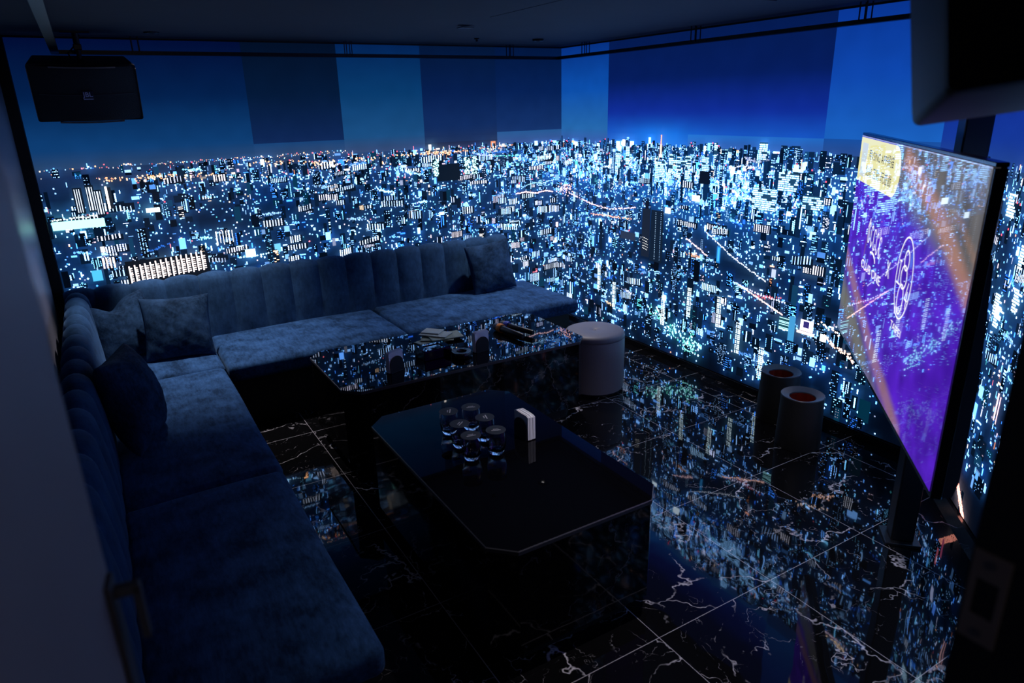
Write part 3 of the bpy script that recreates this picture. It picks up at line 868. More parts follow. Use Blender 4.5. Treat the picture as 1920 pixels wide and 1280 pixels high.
channel_back(.482+.285, profB, [.165, .365, .565], .02, 'backrest', M['velvet_back'], sofaL, (False, False),
             lambda u, d, z: (-.285+u-.07, 4.889+d-3.2, z))

# ------------------------------------------------------------------ cushions
def pillow(loc, size, thick, rot, label, seed, dent=0.0):
    rnd = random.Random(seed)
    ph = [rnd.uniform(0, 6.28) for _ in range(8)]
    n = 28
    bm = bmesh.new()
    h = size/2
    def pt(u, v, side):
        e = max(0.0, (1-u**2)*(1-v**2))
        x = h*u*(1-.075*(1-v*v)); z = h*v*(1-.075*(1-u*u))
        t = thick/2*e**.42
        wr = .003*math.sin(7*u+ph[0]+side)*math.sin(6*v+ph[1]) + .004*math.sin(13*u+4*v+ph[2])*math.sin(3*u-11*v+ph[3])
        t = max(0, t+wr*min(1, e*5))
        if dent:
            g = dent*math.exp(-(u+.15)**2/.12)*max(0, (v+1)/2)**2
            z -= g
            t *= 1+.25*math.exp(-(u+.15)**2/.12)*max(0, v)
        return (x, side*t, z)
    grid = {}
    for side in (-1, 1):
        for i in range(n+1):
            for j in range(n+1):
                u, v = math.sin((i/n*2-1)*math.pi/2*.98)/math.sin(math.pi/2*.98), math.sin((j/n*2-1)*math.pi/2*.98)/math.sin(math.pi/2*.98)
                rim = i in (0, n) or j in (0, n)
                if rim and side == 1: grid[(side, i, j)] = grid[(-1, i, j)]
                else: grid[(side, i, j)] = bm.verts.new(pt(u, v, side))
        for i in range(n):
            for j in range(n):
                q = [grid[(side, i, j)], grid[(side, i+1, j)], grid[(side, i+1, j+1)], grid[(side, i, j+1)]]
                bm.faces.new(q if side < 0 else list(reversed(q)))
    o = bobj('throw_cushion', bm, M['velvet_cushion'], None, True)
    o.location = loc; o.rotation_euler = [math.radians(a) for a in rot]
    return tag(o, label, 'cushion')
pillow((2.625, 4.775, .618), .41, .13, (-13, -4, 4), 'square velvet cushion leaning at the right end of the back sofa', 3)
pillow((.285, 4.56, .60), .395, .15, (-21, 2, -6), 'upright square cushion in the sofa corner, front of the two', 5)
pillow((-.0, 4.71, .605), .40, .14, (-17, -5, 26), 'dark cushion with a dented top, behind another in the sofa corner', 8, .06)
pillow((-.03, 3.38, .635), .43, .23, (-14, 4, 74), 'dark plump cushion seen edge-on, leaning on the left wall sofa back', 12)

# ------------------------------------------------------------------ coffee tables
def octagon(x0, y0, x1, y1, c):
    return [(x0+c, y0), (x1-c, y0), (x1, y0+c), (x1, y1-c), (x1-c, y1), (x0+c, y1), (x0, y1-c), (x0, y0+c)]
def table(x0, y0, x1, y1, label):
    cx, cy = (x0+x1)/2, (y0+y1)/2
    t = empty('coffee_table', (cx, cy, 0)); tag(t, label, 'table', None)
    bm = bmesh.new()
    add_prism(bm, octagon(x0-cx, y0-cy, x1-cx, y1-cy, .078), .489, .505)
    es = [e for e in bm.edges if abs(e.verts[0].co.z-.505) < 1e-5 and abs(e.verts[1].co.z-.505) < 1e-5]
    r = bmesh.ops.bevel(bm, geom=es, offset=.003, segments=1, affect='EDGES')
    for f in bm.faces: f.material_index = 0
    for f in bm.faces:
        if f.normal.z < .99 and f.calc_center_median().z > .495: f.material_index = 1
    for f in r['faces']: f.material_index = 1
    bobj('tabletop', bm, [M['black_glass'], M['table_edge']], t)
    bm = bmesh.new(); add_prism(bm, octagon(x0-cx+.004, y0-cy+.004, x1-cx-.004, y1-cy-.004, .077), 0.09, .489)
    bobj('body', bm, M['stone'], t)
    bm = bmesh.new(); add_prism(bm, octagon(x0-cx+.07, y0-cy+.07, x1-cx-.07, y1-cy-.07, .06), 0.0, .09)
    bobj('plinth', bm, M['black'], t)
    return t
table(.868, 1.603, 1.585, 2.822, 'black coffee table with cut corners in the foreground holding six tumblers')
table(.884, 3.15, 2.397, 3.885, 'black coffee table with cut corners in front of the back sofa')

# ------------------------------------------------------------------ tumblers and card lids
GS = 1.13
GL = [(0, 0), (.024, 0), (.029, .004), (.036, .02), (.0405, .04), (.0415, .055), (.040, .075), (.0375, .092), (.0362, .092),
      (.0386, .074), (.0398, .055), (.0385, .041), (.033, .026), (.026, .017), (.0, .015)]
gmesh = None; lmesh = None; pmesh = None
where = [((1.132, 2.484), 'far-left, nearest the back left of the group'), ((1.233, 2.471), 'far-back'), ((1.234, 2.345), 'right-middle, beside the white napkins'),
         ((1.117, 2.349), 'left-middle'), ((1.106, 2.228), 'front-left'), ((1.214, 2.215), 'front-right')]
names = ['tumbler at the far left of the six on the front table', 'tumbler farthest back of the six on the front table',
         'tumbler in the middle row on the napkin side of the front table', 'tumbler in the middle row on the sofa side of the front table',
         'front left tumbler, closest to the camera of the six', 'front right tumbler of the six, below the napkin holder']
lids = ['dark round card lid on the far left tumbler', 'dark round card lid on the tumbler farthest back', 'dark round card lid on the middle tumbler nearest the napkins',
        'dark round card lid on the middle tumbler nearest the sofa', 'dark round card lid on the front left tumbler', 'dark round card lid with pale print on the front right tumbler']
for k, ((p, _), nm, ld) in enumerate(zip(where, names, lids)):
    if gmesh is None:
        g = lathe('glass_tumbler', [(r*.98, z*GS) for r, z in GL], M['glass'], None, 40); gmesh = g.data
        l = lathe('card_lid', [(0, 0), (.0405, 0), (.041, .0007), (.0405, .0014), (0, .0014)], M['lid'], None, 40); lmesh = l.data
        bm = bmesh.new()
        for q in range(4): add_box(bm, (-.009+q*.006, .004, .0017), (.0035, .0045, .0004))
        for q in range(9): add_box(bm, (-.017+q*.0043, -.006, .0017), (.0026, .0045, .0004))
        pr_ = bobj('lid_print', bm, M['print'], l); pmesh = pr_.data
    else:
        g = bpy.data.objects.new('glass_tumbler', gmesh); COL.objects.link(g)
        l = bpy.data.objects.new('card_lid', lmesh); COL.objects.link(l)
        pr_ = bpy.data.objects.new('lid_print', pmesh); COL.objects.link(pr_); pr_.parent = l
    pr_['label'] = 'pale printed emblem and lettering'
    g.location = (p[0], p[1], .5055); l.location = (p[0], p[1], .5055+.092*GS+.0005); l.rotation_euler = (0, 0, math.radians([60, -20, 75, 40, -10, -22][k]))
    tag(g, 'clear '+nm, 'glass', 'six tumblers on the front table'); tag(l, ld, 'lid', 'card lids on the tumblers')

# ------------------------------------------------------------------ napkin holders
def napkin_holder(loc, rz, label, n, nlabel, group, w=.105, h=.105, spread=.0035, lean=0.0):
    t = empty('napkin_holder', loc, rz); tag(t, label, 'napkin holder', 'black napkin holders')
    half = n*spread/2
    box('base_plate', (-.045, -half-.008, 0), (.045, half+.008, .004), M['satin_black'], t, .001)
    for sgn in (-1, 1):
        bm = bmesh.new()
        pts = [(-.046, .004), (.046, .004)] + [(.046*math.cos(a), .045+.046*math.sin(a)) for a in np.linspace(0, math.pi, 21)]
        y = sgn*(half+.004)
        a = [bm.verts.new((x, y-.002, z)) for x, z in pts]; b = [bm.verts.new((x, y+.002, z)) for x, z in pts]
        m = len(pts)
        for k in range(m): bm.faces.new((a[k], a[(k+1) % m], b[(k+1) % m], b[k]))
        bm.faces.new(a); bm.faces.new(list(reversed(b)))
        bobj('end_plate', bm, M['satin_black'], t)
    rnd = random.Random(int(loc[0]*1000))
    mat = Matrix.Translation(Vector(loc)) @ Matrix.Rotation(rz, 4, 'Z')
    for q in range(n):
        y = -half+spread*(q+.5)
        bm = bmesh.new()
        hh = h+rnd.uniform(-.002, .002); xo = rnd.uniform(-.0015, .0015)+lean*(q-n/2)
        cols = []
        for i in range(9):
            x = -w/2+w*i/8
            cols.append([(x+xo, y+.0007*math.sin(i*1.3+q), .0042), (x+xo, y+.0012*math.sin(i*.9+q*.3), hh*.55), (x+xo, y+.0008*math.sin(i+q*.5), hh-(.006 if i in (0, 8) else 0))])
        th = spread*.36
        fr = [[bm.verts.new((x, y_-th, z)) for x, y_, z in c] for c in cols]; bk = [[bm.verts.new((x, y_+th, z)) for x, y_, z in c] for c in cols]
        for i in range(8):
            for j in range(2):
                bm.faces.new((fr[i][j], fr[i+1][j], fr[i+1][j+1], fr[i][j+1])); bm.faces.new((bk[i][j+1], bk[i+1][j+1], bk[i+1][j], bk[i][j]))
            bm.faces.new((fr[i][2], fr[i+1][2], bk[i+1][2], bk[i][2])); bm.faces.new((fr[i+1][0], fr[i][0], bk[i][0], bk[i+1][0]))
        for j in range(2):
            bm.faces.new((fr[0][j+1], bk[0][j+1], bk[0][j], fr[0][j])); bm.faces.new((fr[8][j], bk[8][j], bk[8][j+1], fr[8][j+1]))
        o = bobj('paper_napkin', bm, M['napkin'])
        o.matrix_world = mat
        tag(o, nlabel, 'napkin', group)
napkin_holder((1.393, 2.283, .5052), math.radians(92), 'black arched napkin holder on the front table beside the tumblers', 9,
              'folded white paper napkin in the holder beside the tumblers', 'napkins beside the tumblers', .105, .112, .0042)
napkin_holder((1.215, 3.325, .5052), math.radians(20), 'black arched napkin holder at the left end of the back table', 8,
              'folded white paper napkin in the left holder on the back table', 'napkins at the left of the back table', .1, .118)
napkin_holder((1.752, 3.345, .5052), math.radians(10), 'black arched napkin holder in the middle of the back table beside the ashtray', 8,
              'folded white paper napkin in the holder beside the ashtray', 'napkins in the middle of the back table', .1, .122)

# ------------------------------------------------------------------ back table things
tb = empty('tissue_box', (1.487, 3.425, .5052), math.radians(3)); tag(tb, 'glossy black tissue box with slotted top on the back table', 'tissue box')
box('body', (-.085, -.06, 0), (.085, .06, .056), M['stone'], tb, .003)
bm = bmesh.new()
for c, d in (((0, .045, .0585), (.17, .03, .005)), ((0, -.045, .0585), (.17, .03, .005)), ((-.0675, 0, .0585), (.035, .06, .005)), ((.0675, 0, .0585), (.035, .06, .005))):
    add_box(bm, c, d, None, .0012)
lo_ = bobj('lid', bm, M['black_glass'], tb); lo_['label'] = 'mirror-black slotted lid'
ash = lathe('ashtray', [(0, 0), (.055, 0), (.058, .004), (.058, .03), (.055, .034), (.03, .034), (.026, .026), (.024, .014), (0, .012)], M['gloss_black'], None, 48)
ash.location = (1.618, 3.325, .5052); tag(ash, 'round black ashtray with a small central well beside the tissue box', 'ashtray')
booklets = [((1.60, 3.66), .2, .14, 18, 'bottom', 'paper', 'olive leaflet lying lowest and turned left in the pile on the back table'),
            ((1.64, 3.69), .2, .14, -30, 'x', 'paper', 'olive leaflet turned towards the sofa in the pile on the back table'),
            ((1.68, 3.67), .2, .13, -8, 'x', 'paper', 'olive leaflet sticking out right in the pile on the back table'),
            ((1.64, 3.72), .18, .11, -52, 'x', 'paper2', 'pale leaflet second from the top of the pile on the back table'),
            ((1.635, 3.755), .12, .09, -48, 'top', 'paper2', 'smallest pale card on top of the leaflet pile on the back table')]
for k, ((x, y), w, d, a, _, mt, lb) in enumerate(booklets):
    bm = bmesh.new()
    add_box(bm, (0, 0, .003), (w, d, .006), None, .0008, 1)
    add_box(bm, (w*.22, 0, .0062), (.004, d*.8, .0006))
    o = bobj('leaflet', bm, M[mt]); o.location = (x, y, .5053+.0072*k); o.rotation_euler = (0, 0, math.radians(a))
    tag(o, lb, 'leaflet', 'leaflets on the back table')

def microphone(loc, head, ring, label, rlabel):
    """lies on the table, head towards +Y of its own frame"""
    m = empty('microphone', loc, head); tag(m, label, 'microphone', 'microphones on the back table')
    def along(prof, mat, name):
        bm = bmesh.new(); add_lathe(bm, prof, 24)
        bmesh.ops.rotate(bm, verts=bm.verts, cent=(0, 0, 0), matrix=Matrix.Rotation(-math.pi/2, 3, 'X'))
        shift(bm, (0, 0, .027))
        return bobj(name, bm, mat, m, True)
    along([(0, -.13), (.013, -.13), (.0155, -.125), (.017, 0), (.021, .085), (.0205, .09), (0, .09)], M['satin_black'], 'body')
    r = along([(.017, .078), (.027, .078), (.0285, .084), (.0285, .104), (.027, .11), (.017, .11)], ring, 'ring'); r['label'] = rlabel
    along([(.0, .1), (.021, .1), (.0255, .118), (.0258, .128), (.022, .146), (.012, .156), (0, .158)], M['mesh_metal'], 'grille_head')
microphone((2.035, 3.49, .5050), math.radians(8), M['orange'], 'black microphone with an orange ring lying on the back table', 'orange rubber ring')
microphone((2.105, 3.51, .5050), math.radians(16), M['blue'], 'black microphone with a blue ring lying on the back table', 'blue rubber ring')

# ------------------------------------------------------------------ stool
st = empty('stool', (2.705, 3.51, 0)); tag(st, 'round pale grey leather stool at the right end of the back table', 'stool')
lathe('body', [(0, .012), (.192, .012), (.2, .02), (.202, .1), (.203, .25), (.202, .366), (.198, .374), (0, .374)], M['leather'], st, 72)
lathe('seat_pad', [(0, .368), (.196, .368), (.2015, .374), (.203, .384), (.201, .397), (.192, .409), (.17, .417), (.1, .421), (.04, .419), (.015, .412), (.008, .408), (0, .407)], M['leather'], st, 72)
lathe('button', [(0, .406), (.01, .407), (.0115, .410), (.008, .4135), (0, .4145)], M['leather'], st, 20)
lathe('foot_ring', [(0, 0), (.185, 0), (.188, .006), (.188, .014), (0, .014)], M['black'], st, 48)

# ------------------------------------------------------------------ bins
def bin_(x, y, label, seed):
    b = empty('waste_bin', (x, y, 0)); tag(b, label, 'bin', 'black waste bins with red liners')
    lathe('body', [(0, 0), (.118, 0), (.121, .004), (.1165, .15), (.113, .296), (.1125, .3), (.108, .3), (.110, .15), (.112, .02), (0, .018)], M['black'], b, 64)
    r = lathe('rim', [(.1135, .296), (.1145, .301), (.112, .304), (.095, .298), (.07, .288), (.068, .282), (.072, .282), (.1, .293)], M['rim'], b, 64); r['label'] = 'satin grey funnel rim'
    bm = bmesh.new(); rnd = random.Random(seed)
    rings = []
    for k, z in enumerate(np.linspace(.283, .05, 8)):
        rings.append([bm.verts.new(((.0675-.002*k)*(1+.06*math.sin(q*5+k*.3+seed))*math.cos(2*math.pi*q/56), (.0675-.002*k)*(1+.06*math.sin(q*5+k*.3+seed))*math.sin(2*math.pi*q/56), z)) for q in range(56)])
    for a, c in zip(rings, rings[1:]):
        for q in range(56): bm.faces.new((a[q], a[(q+1) % 56], c[(q+1) % 56], c[q]))
    bm.faces.new(rings[-1])
    l = bobj('liner', bm, M['liner'], b, True); l['label'] = 'creased red plastic liner'
bin_(3.148, 2.203, 'black round waste bin with red liner, nearer of the two beside the television', 1)
bin_(3.338, 2.5, 'black round waste bin with red liner, farther one against the screen wall', 2)

# ------------------------------------------------------------------ television on its pole
TVW, TVH = 1.66, .941
TVC = (2.506, 1.445, 1.222); TVA = math.radians(-136.4)
pole = empty('television_pole', (2.765, 1.375, 0), TVA); tag(pole, 'thick black floor-to-ceiling pole behind the television', 'pole')
box('post', (-.045, -.045, .015), (.045, .045, ZC-.012), M['satin_black'], pole, .006)
box('foot_plate', (-.07, -.07, 0), (.07, .07, .015), M['satin_black'], pole, .003)
box('ceiling_plate', (-.09, -.09, ZC-.012), (.09, .09, ZC), M['satin_black'], pole, .003)

tv = empty('television', TVC, TVA); tag(tv, 'large flat television showing purple club artwork, mounted in front of the angled screen wall', 'television')
bm = bmesh.new()
for c, d in (((0, 0, TVH/2-.006), (TVW, .03, .012)), ((0, 0, -TVH/2+.009), (TVW, .03, .018)), ((-TVW/2+.005, 0, 0), (.01, .03, TVH-.03)), ((TVW/2-.005, 0, 0), (.01, .03, TVH-.03))):
    add_box(bm, (c[0], c[1]+.005, c[2]), d, None, .002, 1)
bobj('bezel', bm, M['gloss_black'], tv)
bm = bmesh.new()
add_box(bm, (0, .012, 0), (TVW-.02, .014, TVH-.02))
bobj('back_panel', bm, M['satin_black'], tv)
bm = bmesh.new()
poly = [(.018, TVH/2-.22), (.03, TVH/2-.26), (.052, -.1), (.055, -TVH/2+.06), (.045, -TVH/2+.01), (.018, -TVH/2+.005)]
for xs in (-TVW/2+.01, TVW/2-.006): pass
a = [bm.verts.new((-TVW/2+.02, y, z)) for y, z in poly]; b = [bm.verts.new((TVW/2-.003, y, z)) for y, z in poly]
for k in range(len(poly)): bm.faces.new((a[k], a[(k+1) % len(poly)], b[(k+1) % len(poly)], b[k]))
bm.faces.new(a); bm.faces.new(list(reversed(b)))
bobj('rear_housing', bm, M['tv_rear'], tv)
box('wall_bracket', (-.22, .05, -.2), (-.06, .14, .1), M['satin_black'], tv, .004)

# screen picture: colours on a fine grid, lettering as flat faces of the same screen
TPUR, TPUR2, TAN, OLIVE = np.array(lin((78, 30, 175))), np.array(lin((52, 14, 150))), np.array(lin((170, 130, 105))), np.array(lin((112, 112, 96)))
tn = np.random.default_rng(5).random((20, 34))
def tvcol(x, z):
    u, v = (x/TVW+.5), (z/TVH+.5)
    i, j = min(18.9, max(0, v*19)), min(32.9, max(0, u*33)); a, b = int(i), int(j)
    n = (tn[a, b]*(1-j+b)+tn[a, b+1]*(j-b))*(1-i+a)+(tn[a+1, b]*(1-j+b)+tn[a+1, b+1]*(j-b))*(i-a)
    c = TPUR*(.35+.9*n)*(1-.35*v)+TPUR2*(.6*v+.35)
    def mix(c, d, f): return c*(1-f)+d*max(f, 0)
    def sm(x_): x_ = min(1, max(0, x_)); return x_*x_*(3-2*x_)
    # grey olive field on the upper right
    c = mix(c, OLIVE*(.55+.55*n), sm((z-.235+.17*(x+.1))/.11)*sm((x+.16)/.12)*.92)
    c = mix(c, OLIVE*(.5+.5*n), sm((-.235-.27*(x+.46)-z)/.09)*.75)
    # tan limb-like streaks
    def streak(pts, w, col, k, c):
        d = min(seg_d(x, z, p, q) for p, q in zip(pts, pts[1:]))
        return mix(c, col, sm(1.25-d/w)*k)
    c = streak([(.02, .42), (.12, .385), (.3, .335), (.42, .30), (.6, .23), (.83, .12)], .05, TAN*np.array((1.15, 1.0, 1.1)), .7, c)
    c = streak([(.42, .30), (.66, .30), (.83, .22)], .02, TAN*.8, .45, c)
    c = streak([(-.85, -.09), (-.46, -.22), (-.07, -.34), (.21, -.405), (.42, -.46)], .05, TAN*np.array((.85, .8, .95)), .7, c)
    c = streak([(-.85, -.28), (-.5, -.34), (-.2, -.43)], .07, OLIVE*1.0, .8, c)
    c = streak([(-.46, -.08), (-.42, .12)], .012, TAN*.6, .5, c)
    return c
SY = -.0118
NX, NZ = 110, 62
sx0, sx1, sz0, sz1 = -TVW/2+.01, TVW/2-.01, -TVH/2+.018, TVH/2-.012
verts, faces, mats, cols = [], [], [], []
def addface(pts, mi, cs):
    b0 = len(verts); verts.extend(pts); faces.append(list(range(b0, b0+len(pts)))); mats.append(mi)
    cols.extend(cs)
for i in range(NX):
    for j in range(NZ):
        x0, x1 = sx0+(sx1-sx0)*i/NX, sx0+(sx1-sx0)*(i+1)/NX; z0, z1 = sz0+(sz1-sz0)*j/NZ, sz0+(sz1-sz0)*(j+1)/NZ
        P = ((x0, z0), (x1, z0), (x1, z1), (x0, z1))
        addface([(x, SY, z) for x, z in P], 0, [tvcol(x, z) for x, z in P])
def flat(poly, col, lift=.0006):
    addface([(x, SY-lift, z) for x, z in poly], 0, [np.array(col)]*len(poly))
def ribbon(pts, w, col, lift=.0012):
    for p, q in zip(pts, pts[1:]):
        d = Vector((q[0]-p[0], q[1]-p[1]))
        if d.length < 1e-6: continue
        nn = Vector((-d.y, d.x)).normalized()*w/2; e = d.normalized()*w*.2
        flat([(p[0]-nn.x-e.x, p[1]-nn.y-e.y), (q[0]-nn.x+e.x, q[1]-nn.y+e.y), (q[0]+nn.x+e.x, q[1]+nn.y+e.y), (p[0]+nn.x-e.x, p[1]+nn.y-e.y)], col, lift)
YEL, DRK, WHT = lin((236, 232, 168)), lin((40, 40, 60)), (1.0, 1.0, 1.0)
# yellow notice with rounded right side
pc, pr2 = (-.15, .357), .095
flat([(-.82, .262), (-.145, .262)] + [(-.145+.095*math.cos(a), .357+.095*math.sin(a)) for a in np.linspace(-math.pi/2, math.pi/2, 16)] + [(-.82, .452)], YEL, .0006)
flat([(-.775, .285), (-.655, .285), (-.655, .43), (-.775, .43)], lin((205, 215, 215)), .0009)
def text(body, cx, cz, w, h, col, lift=.0014):
    cu = bpy.data.curves.new('t', 'FONT'); cu.body = body; cu.size = 1.0; cu.resolution_u = 3
    ob = bpy.data.objects.new('t', cu); COL.objects.link(ob)
    dg = bpy.context.evaluated_depsgraph_get()
    me = bpy.data.meshes.new_from_object(ob.evaluated_get(dg))
    co = np.array([v.co[:] for v in me.vertices]) if len(me.vertices) else np.zeros((0, 3))
    if len(co):
        lo, hi = co.min(0), co.max(0)
        f = lambda p: (cx+((p[0]-lo[0])/(hi[0]-lo[0])-.5)*w, SY-lift, cz+((p[1]-lo[1])/max(1e-6, hi[1]-lo[1])-.5)*h)
        for p in me.polygons:
            pts = [f(co[k]) for k in p.vertices]
            addface(pts, 0, [np.array(col)]*len(pts))
    bpy.data.meshes.remove(me); bpy.data.objects.remove(ob); bpy.data.curves.remove(cu)
text('用VSING APP掃描', -.385, .388, .46, .045, DRK)
text('點歌·互動·玩遊戲', -.40, .318, .48, .045, DRK)
# club lettering, cross, crest, place name
text('CLUB ONE', -.285, -.06, .37, .036, WHT)
text('X', -.008, .012, .05, .062, WHT)
text('TAIPEI', .212, -.152, .145, .026, WHT)
def ell(cx, cz, rx, rz, a0=0, a1=360, n=40): return [(cx+rx*math.cos(math.radians(a)), cz+rz*math.sin(math.radians(a))) for a in np.linspace(a0, a1, n)]
ribbon(ell(.215, .031, .10, .142), .006, WHT)
ribbon(ell(.222, .095, .028, .034), .006, WHT); ribbon(ell(.214, .035, .037, .04), .006, WHT); ribbon(ell(.207, -.045, .036, .052), .006, WHT)
ribbon([(.14, .08), (.163, .08)], .006, WHT); ribbon([(.152, .08), (.15, .0)], .006, WHT); ribbon([(.125, .0), (.178, .0)], .006, WHT)
ribbon([(.285, .03), (.262, -.03), (.298, -.03)], .005, WHT); ribbon([(.284, .0), (.282, -.06)], .006, WHT)
# script emblem above the club name
for q in range(5): ribbon(ell(-.40+.055*q, .082-.006*q, .018, .042, 40, 330, 18), .006, WHT)
ribbon([(-.43, .10), (-.405, .14), (-.39, .05)], .005, WHT); ribbon([(-.2, .13), (-.185, .02)], .005, WHT)
ribbon(ell(-.30, -.025, .07, .04, 15, 120, 14), .009, WHT)
flat([(sx0, sz1-.004), (sx1, sz1-.004), (sx1, sz1), (sx0, sz1)], lin((150, 160, 200)), .0006)  # bright strip along the top edge: a reflection painted into the picture
me = bpy.data.meshes.new('screen'); me.from_pydata(verts, [], faces); me.update()
at = me.color_attributes.new('picture', 'FLOAT_COLOR', 'CORNER')
at.data.foreach_set('color', np.concatenate([np.array(cols), np.ones((len(cols), 1))], 1).astype(np.float32).ravel())
M['tv'] = emit_attr('tv_pixels', base=0.004, rough=0.025, strength=1.0, spec=0.5)
link('screen', me, M['tv'], tv)

# ------------------------------------------------------------------ loudspeakers
def speaker(mw, label, drop):
    s = empty('loudspeaker'); tag(s, label, 'loudspeaker', 'hanging loudspeakers')
    w, h, d = .505, .30, .28
    bm = bmesh.new()
    # cabinet narrows towards the rear; front faces +Y
    sec = [(-d/2, .445, .25), (-d/2+.012, .455, .26), (d/2-.05, w-.004, h-.004), (d/2-.02, w, h)]
    rings = []
    for y, ww, hh in sec:
        pts = []
        for sx, sz in ((1, 1), (-1, 1), (-1, -1), (1, -1)):
            cxx, czz = sx*(ww/2-.012), sz*(hh/2-.012)
            base = {(1, 1): 0, (-1, 1): 90, (-1, -1): 180, (1, -1): 270}[(sx, sz)]
            for a in (0, 30, 60, 90): pts.append((cxx+.012*math.cos(math.radians(base+a)), y, czz+.012*math.sin(math.radians(base+a))))
        rings.append([bm.verts.new(p) for p in pts])
    n = 16
    for a, b in zip(rings, rings[1:]):
        for k in range(n): bm.faces.new((a[k], a[(k+1) % n], b[(k+1) % n], b[k]))
    bm.faces.new(rings[0]); bm.faces.new(list(reversed(rings[-1])))
    bobj('cabinet', bm, M['black'], s, True)
    # bowed grille
    bm = bmesh.new(); N1, N2 = 24, 12; g = []
    def bow(u): return .038*(1-u*u)
    for i in range(N1+1):
        u = i/N1*2-1
        g.append([bm.verts.new((u*(w/2-.006), d/2-.018+bow(u)-.006*(abs(v)**6), v*(h/2-.008))) for v in np.linspace(-1, 1, N2+1)])
    bk = [[bm.verts.new((g[i][j].co.x, d/2-.03, g[i][j].co.z)) for j in (0, N2)] for i in range(N1+1)]
    for i in range(N1):
        for j in range(N2): bm.faces.new((g[i][j], g[i+1][j], g[i+1][j+1], g[i][j+1]))
        bm.faces.new((g[i][0], bk[i][0], bk[i+1][0], g[i+1][0])); bm.faces.new((g[i][N2], g[i+1][N2], bk[i+1][1], bk[i][1]))
    bobj('grille', bm, M['grille'], s, True)
    # metal trims and the seam across the grille
    for sz in (1, -1):
        bm = bmesh.new()
        for a, b in zip(np.linspace(-.62, .62, 17), np.linspace(-.62, .62, 17)[1:]):
            pa, pb = Vector((a*(w/2-.006), d/2-.012+bow(a), sz*(h/2-.006))), Vector((b*(w/2-.006), d/2-.012+bow(b), sz*(h/2-.006)))
            add_box(bm, (pa+pb)/2, ((pb-pa).length*1.03, .008, .007), Matrix.Rotation(math.atan2(pb.y-pa.y, pb.x-pa.x), 3, 'Z'))
        bobj('trim', bm, M['trim_metal'], s)['label'] = 'champagne metal trim'
    for sx in (1, -1):
        bm = bmesh.new(); add_box(bm, (sx*(w/2-.001), d/2-.018, 0), (.003, .006, h-.04)); bobj('side_trim', bm, M['trim_metal'], s)
    bm = bmesh.new()
    for a, b in zip(np.linspace(-.9, .9, 21), np.linspace(-.9, .9, 21)[1:]):
        pa, pb = Vector((a*(w/2-.006), d/2-.0165+bow(a), .0)), Vector((b*(w/2-.006), d/2-.0165+bow(b), .0))
        add_box(bm, (pa+pb)/2, ((pb-pa).length*1.03, .004, .0025), Matrix.Rotation(math.atan2(pb.y-pa.y, pb.x-pa.x), 3, 'Z'))
    bobj('grille_seam', bm, M['handle'], s)
    bd = box('badge', (-.026, d/2+.017, -.024), (.026, d/2+.026, .024), M['badge'], s, .002)
    cu = bpy.data.curves.new('t', 'FONT'); cu.body = 'JBL'; cu.size = .034; cu.extrude = .0006; cu.align_x = 'CENTER'; cu.align_y = 'CENTER'; cu.resolution_u = 3; cu.offset = .0006
    ob = bpy.data.objects.new('t', cu); COL.objects.link(ob)
    me = bpy.data.meshes.new_from_object(ob.evaluated_get(bpy.context.evaluated_depsgraph_get()))
    me.name = 'badge_letters'
    bpy.data.objects.remove(ob)
    me.transform(Matrix.Translation((0, d/2+.0266, .004)) @ Matrix.Rotation(math.pi, 4, 'Z') @ Matrix.Rotation(math.pi/2, 4, 'X'))
    link('badge_letters', me, M['badge_print'], bd)
    bm = bmesh.new(); add_box(bm, (0, d/2+.0262, -.0185), (.045, .001, .005)); bobj('badge_bar', bm, M['badge_print'], bd)
    # swivel bracket up to the ceiling, built in world space
    s.matrix_world = mw
    inv = mw.inverted()
    top = mw @ Vector((0, -.02, h/2))
    bm = bmesh.new()
    add_tube(bm, [top - Vector((0, 0, .01)), top + Vector((0, 0, .05))], .012, 12)
    c = Vector((top.x, top.y, top.z+.05))
    add_box(bm, c, (.04, .04, .03), None, .004)
    add_tube(bm, [c, (c.x, c.y+.0, ZC-.012)], .016, 14)
    add_box(bm, (c.x, c.y, ZC-.007), (.14, .09, .014), None, .003)
    add_tube(bm, [(c.x+.02, c.y, ZC-.02), (c.x-.01, c.y+.02, ZC-.07), (c.x-.05, c.y+.03, top.z+.02), (c.x-.03, c.y+.08, top.z-.03)], .004, 8)
    for v in bm.verts: v.co = inv @ v.co
    bobj('bracket', bm, M['satin_black'], s)
    return s
M1 = Matrix.Translation((.066, 4.70, 2.005)) @ Matrix.Rotation(math.pi, 4, 'Z') @ Matrix.Rotation(math.radians(-18), 4, 'X')
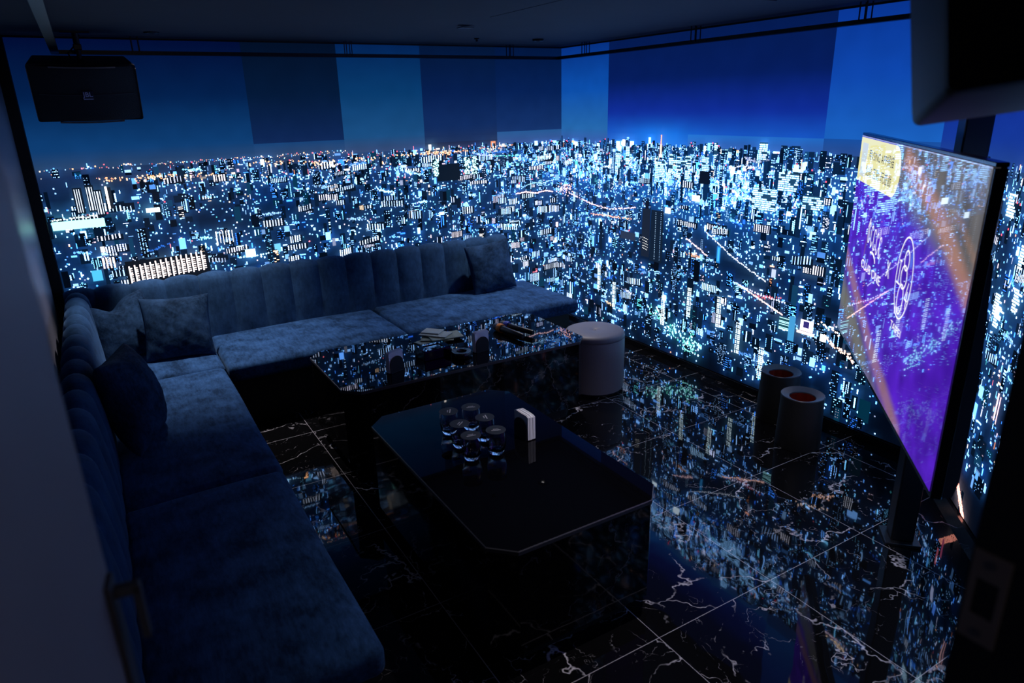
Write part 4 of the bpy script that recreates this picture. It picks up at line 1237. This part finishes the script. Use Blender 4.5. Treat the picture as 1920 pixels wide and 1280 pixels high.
speaker(M1, 'black loudspeaker in the left ceiling corner with its bowed grille facing the camera', 0)
yaw, tilt, roll = math.radians(-58), math.radians(-5), math.radians(-8.8)
Rm = Matrix.Rotation(yaw, 4, 'Z') @ Matrix.Rotation(tilt, 4, 'X') @ Matrix.Rotation(roll, 4, 'Y')
ray = (cf_ + cr_*((1710-960)/1292.66) - cu_*((239-640)/1292.66))*1.15
FBL = Vector((0, 0, CAM_H)) + ray
M2 = Matrix.Translation(FBL - (Rm.to_3x3() @ Vector((-.2525, .14, -.15)))) @ Rm
speaker(M2, 'black loudspeaker at the upper right seen from behind, blurred and close to the doorway', 0)

# ------------------------------------------------------------------ door and frame round the camera
hinge = Vector((-.165, -.1)); free = Vector((-.062, .735))
dv = (free-hinge); dl_ = dv.length; da = math.atan2(dv.y, dv.x)
door = empty('door_1', (hinge.x, hinge.y, 0), da); tag(door, kind='structure')
box('door_leaf', (0, 0, .01), (dl_, .042, 2.1), M['door'], door, .002)
hb = bmesh.new()
hz = 1.395
add_box(hb, (dl_-.022, -.014, hz), (.012, .030, .011), None, .001)
add_box(hb, (dl_-.022, -.026, hz-.028), (.012, .008, .066), None, .001)
add_box(hb, (dl_-.022, -.003, hz-.08), (.03, .006, .19), None, .001)
bobj('door_handle', hb, M['handle'], door)
structure(box('trim_7', (.722, .1, 0), (.742, .285, ZC), M['black'], None, .002))
sp = empty('strike_plate', (.7205, .263, 1.352)); tag(sp, 'dull metal strike plate on the black door frame at the right', 'strike plate')
bm = bmesh.new()
for c, d in (((0, 0, .038), (.002, .036, .032)), ((0, 0, -.038), (.002, .036, .032)), ((0, .0145, 0), (.002, .007, .044)), ((0, -.0145, 0), (.002, .007, .044))): add_box(bm, c, d)
bobj('plate', bm, M['steel'], sp)
bm = bmesh.new(); add_box(bm, (.0004, 0, 0), (.001, .022, .044)); bobj('latch_hole', bm, M['black'], sp)
for z in (.042, -.042):
    bm = bmesh.new(); add_tube(bm, [(-.001, 0, z), (-.002, 0, z)], .005, 14); bobj('screw', bm, M['handle'], sp)
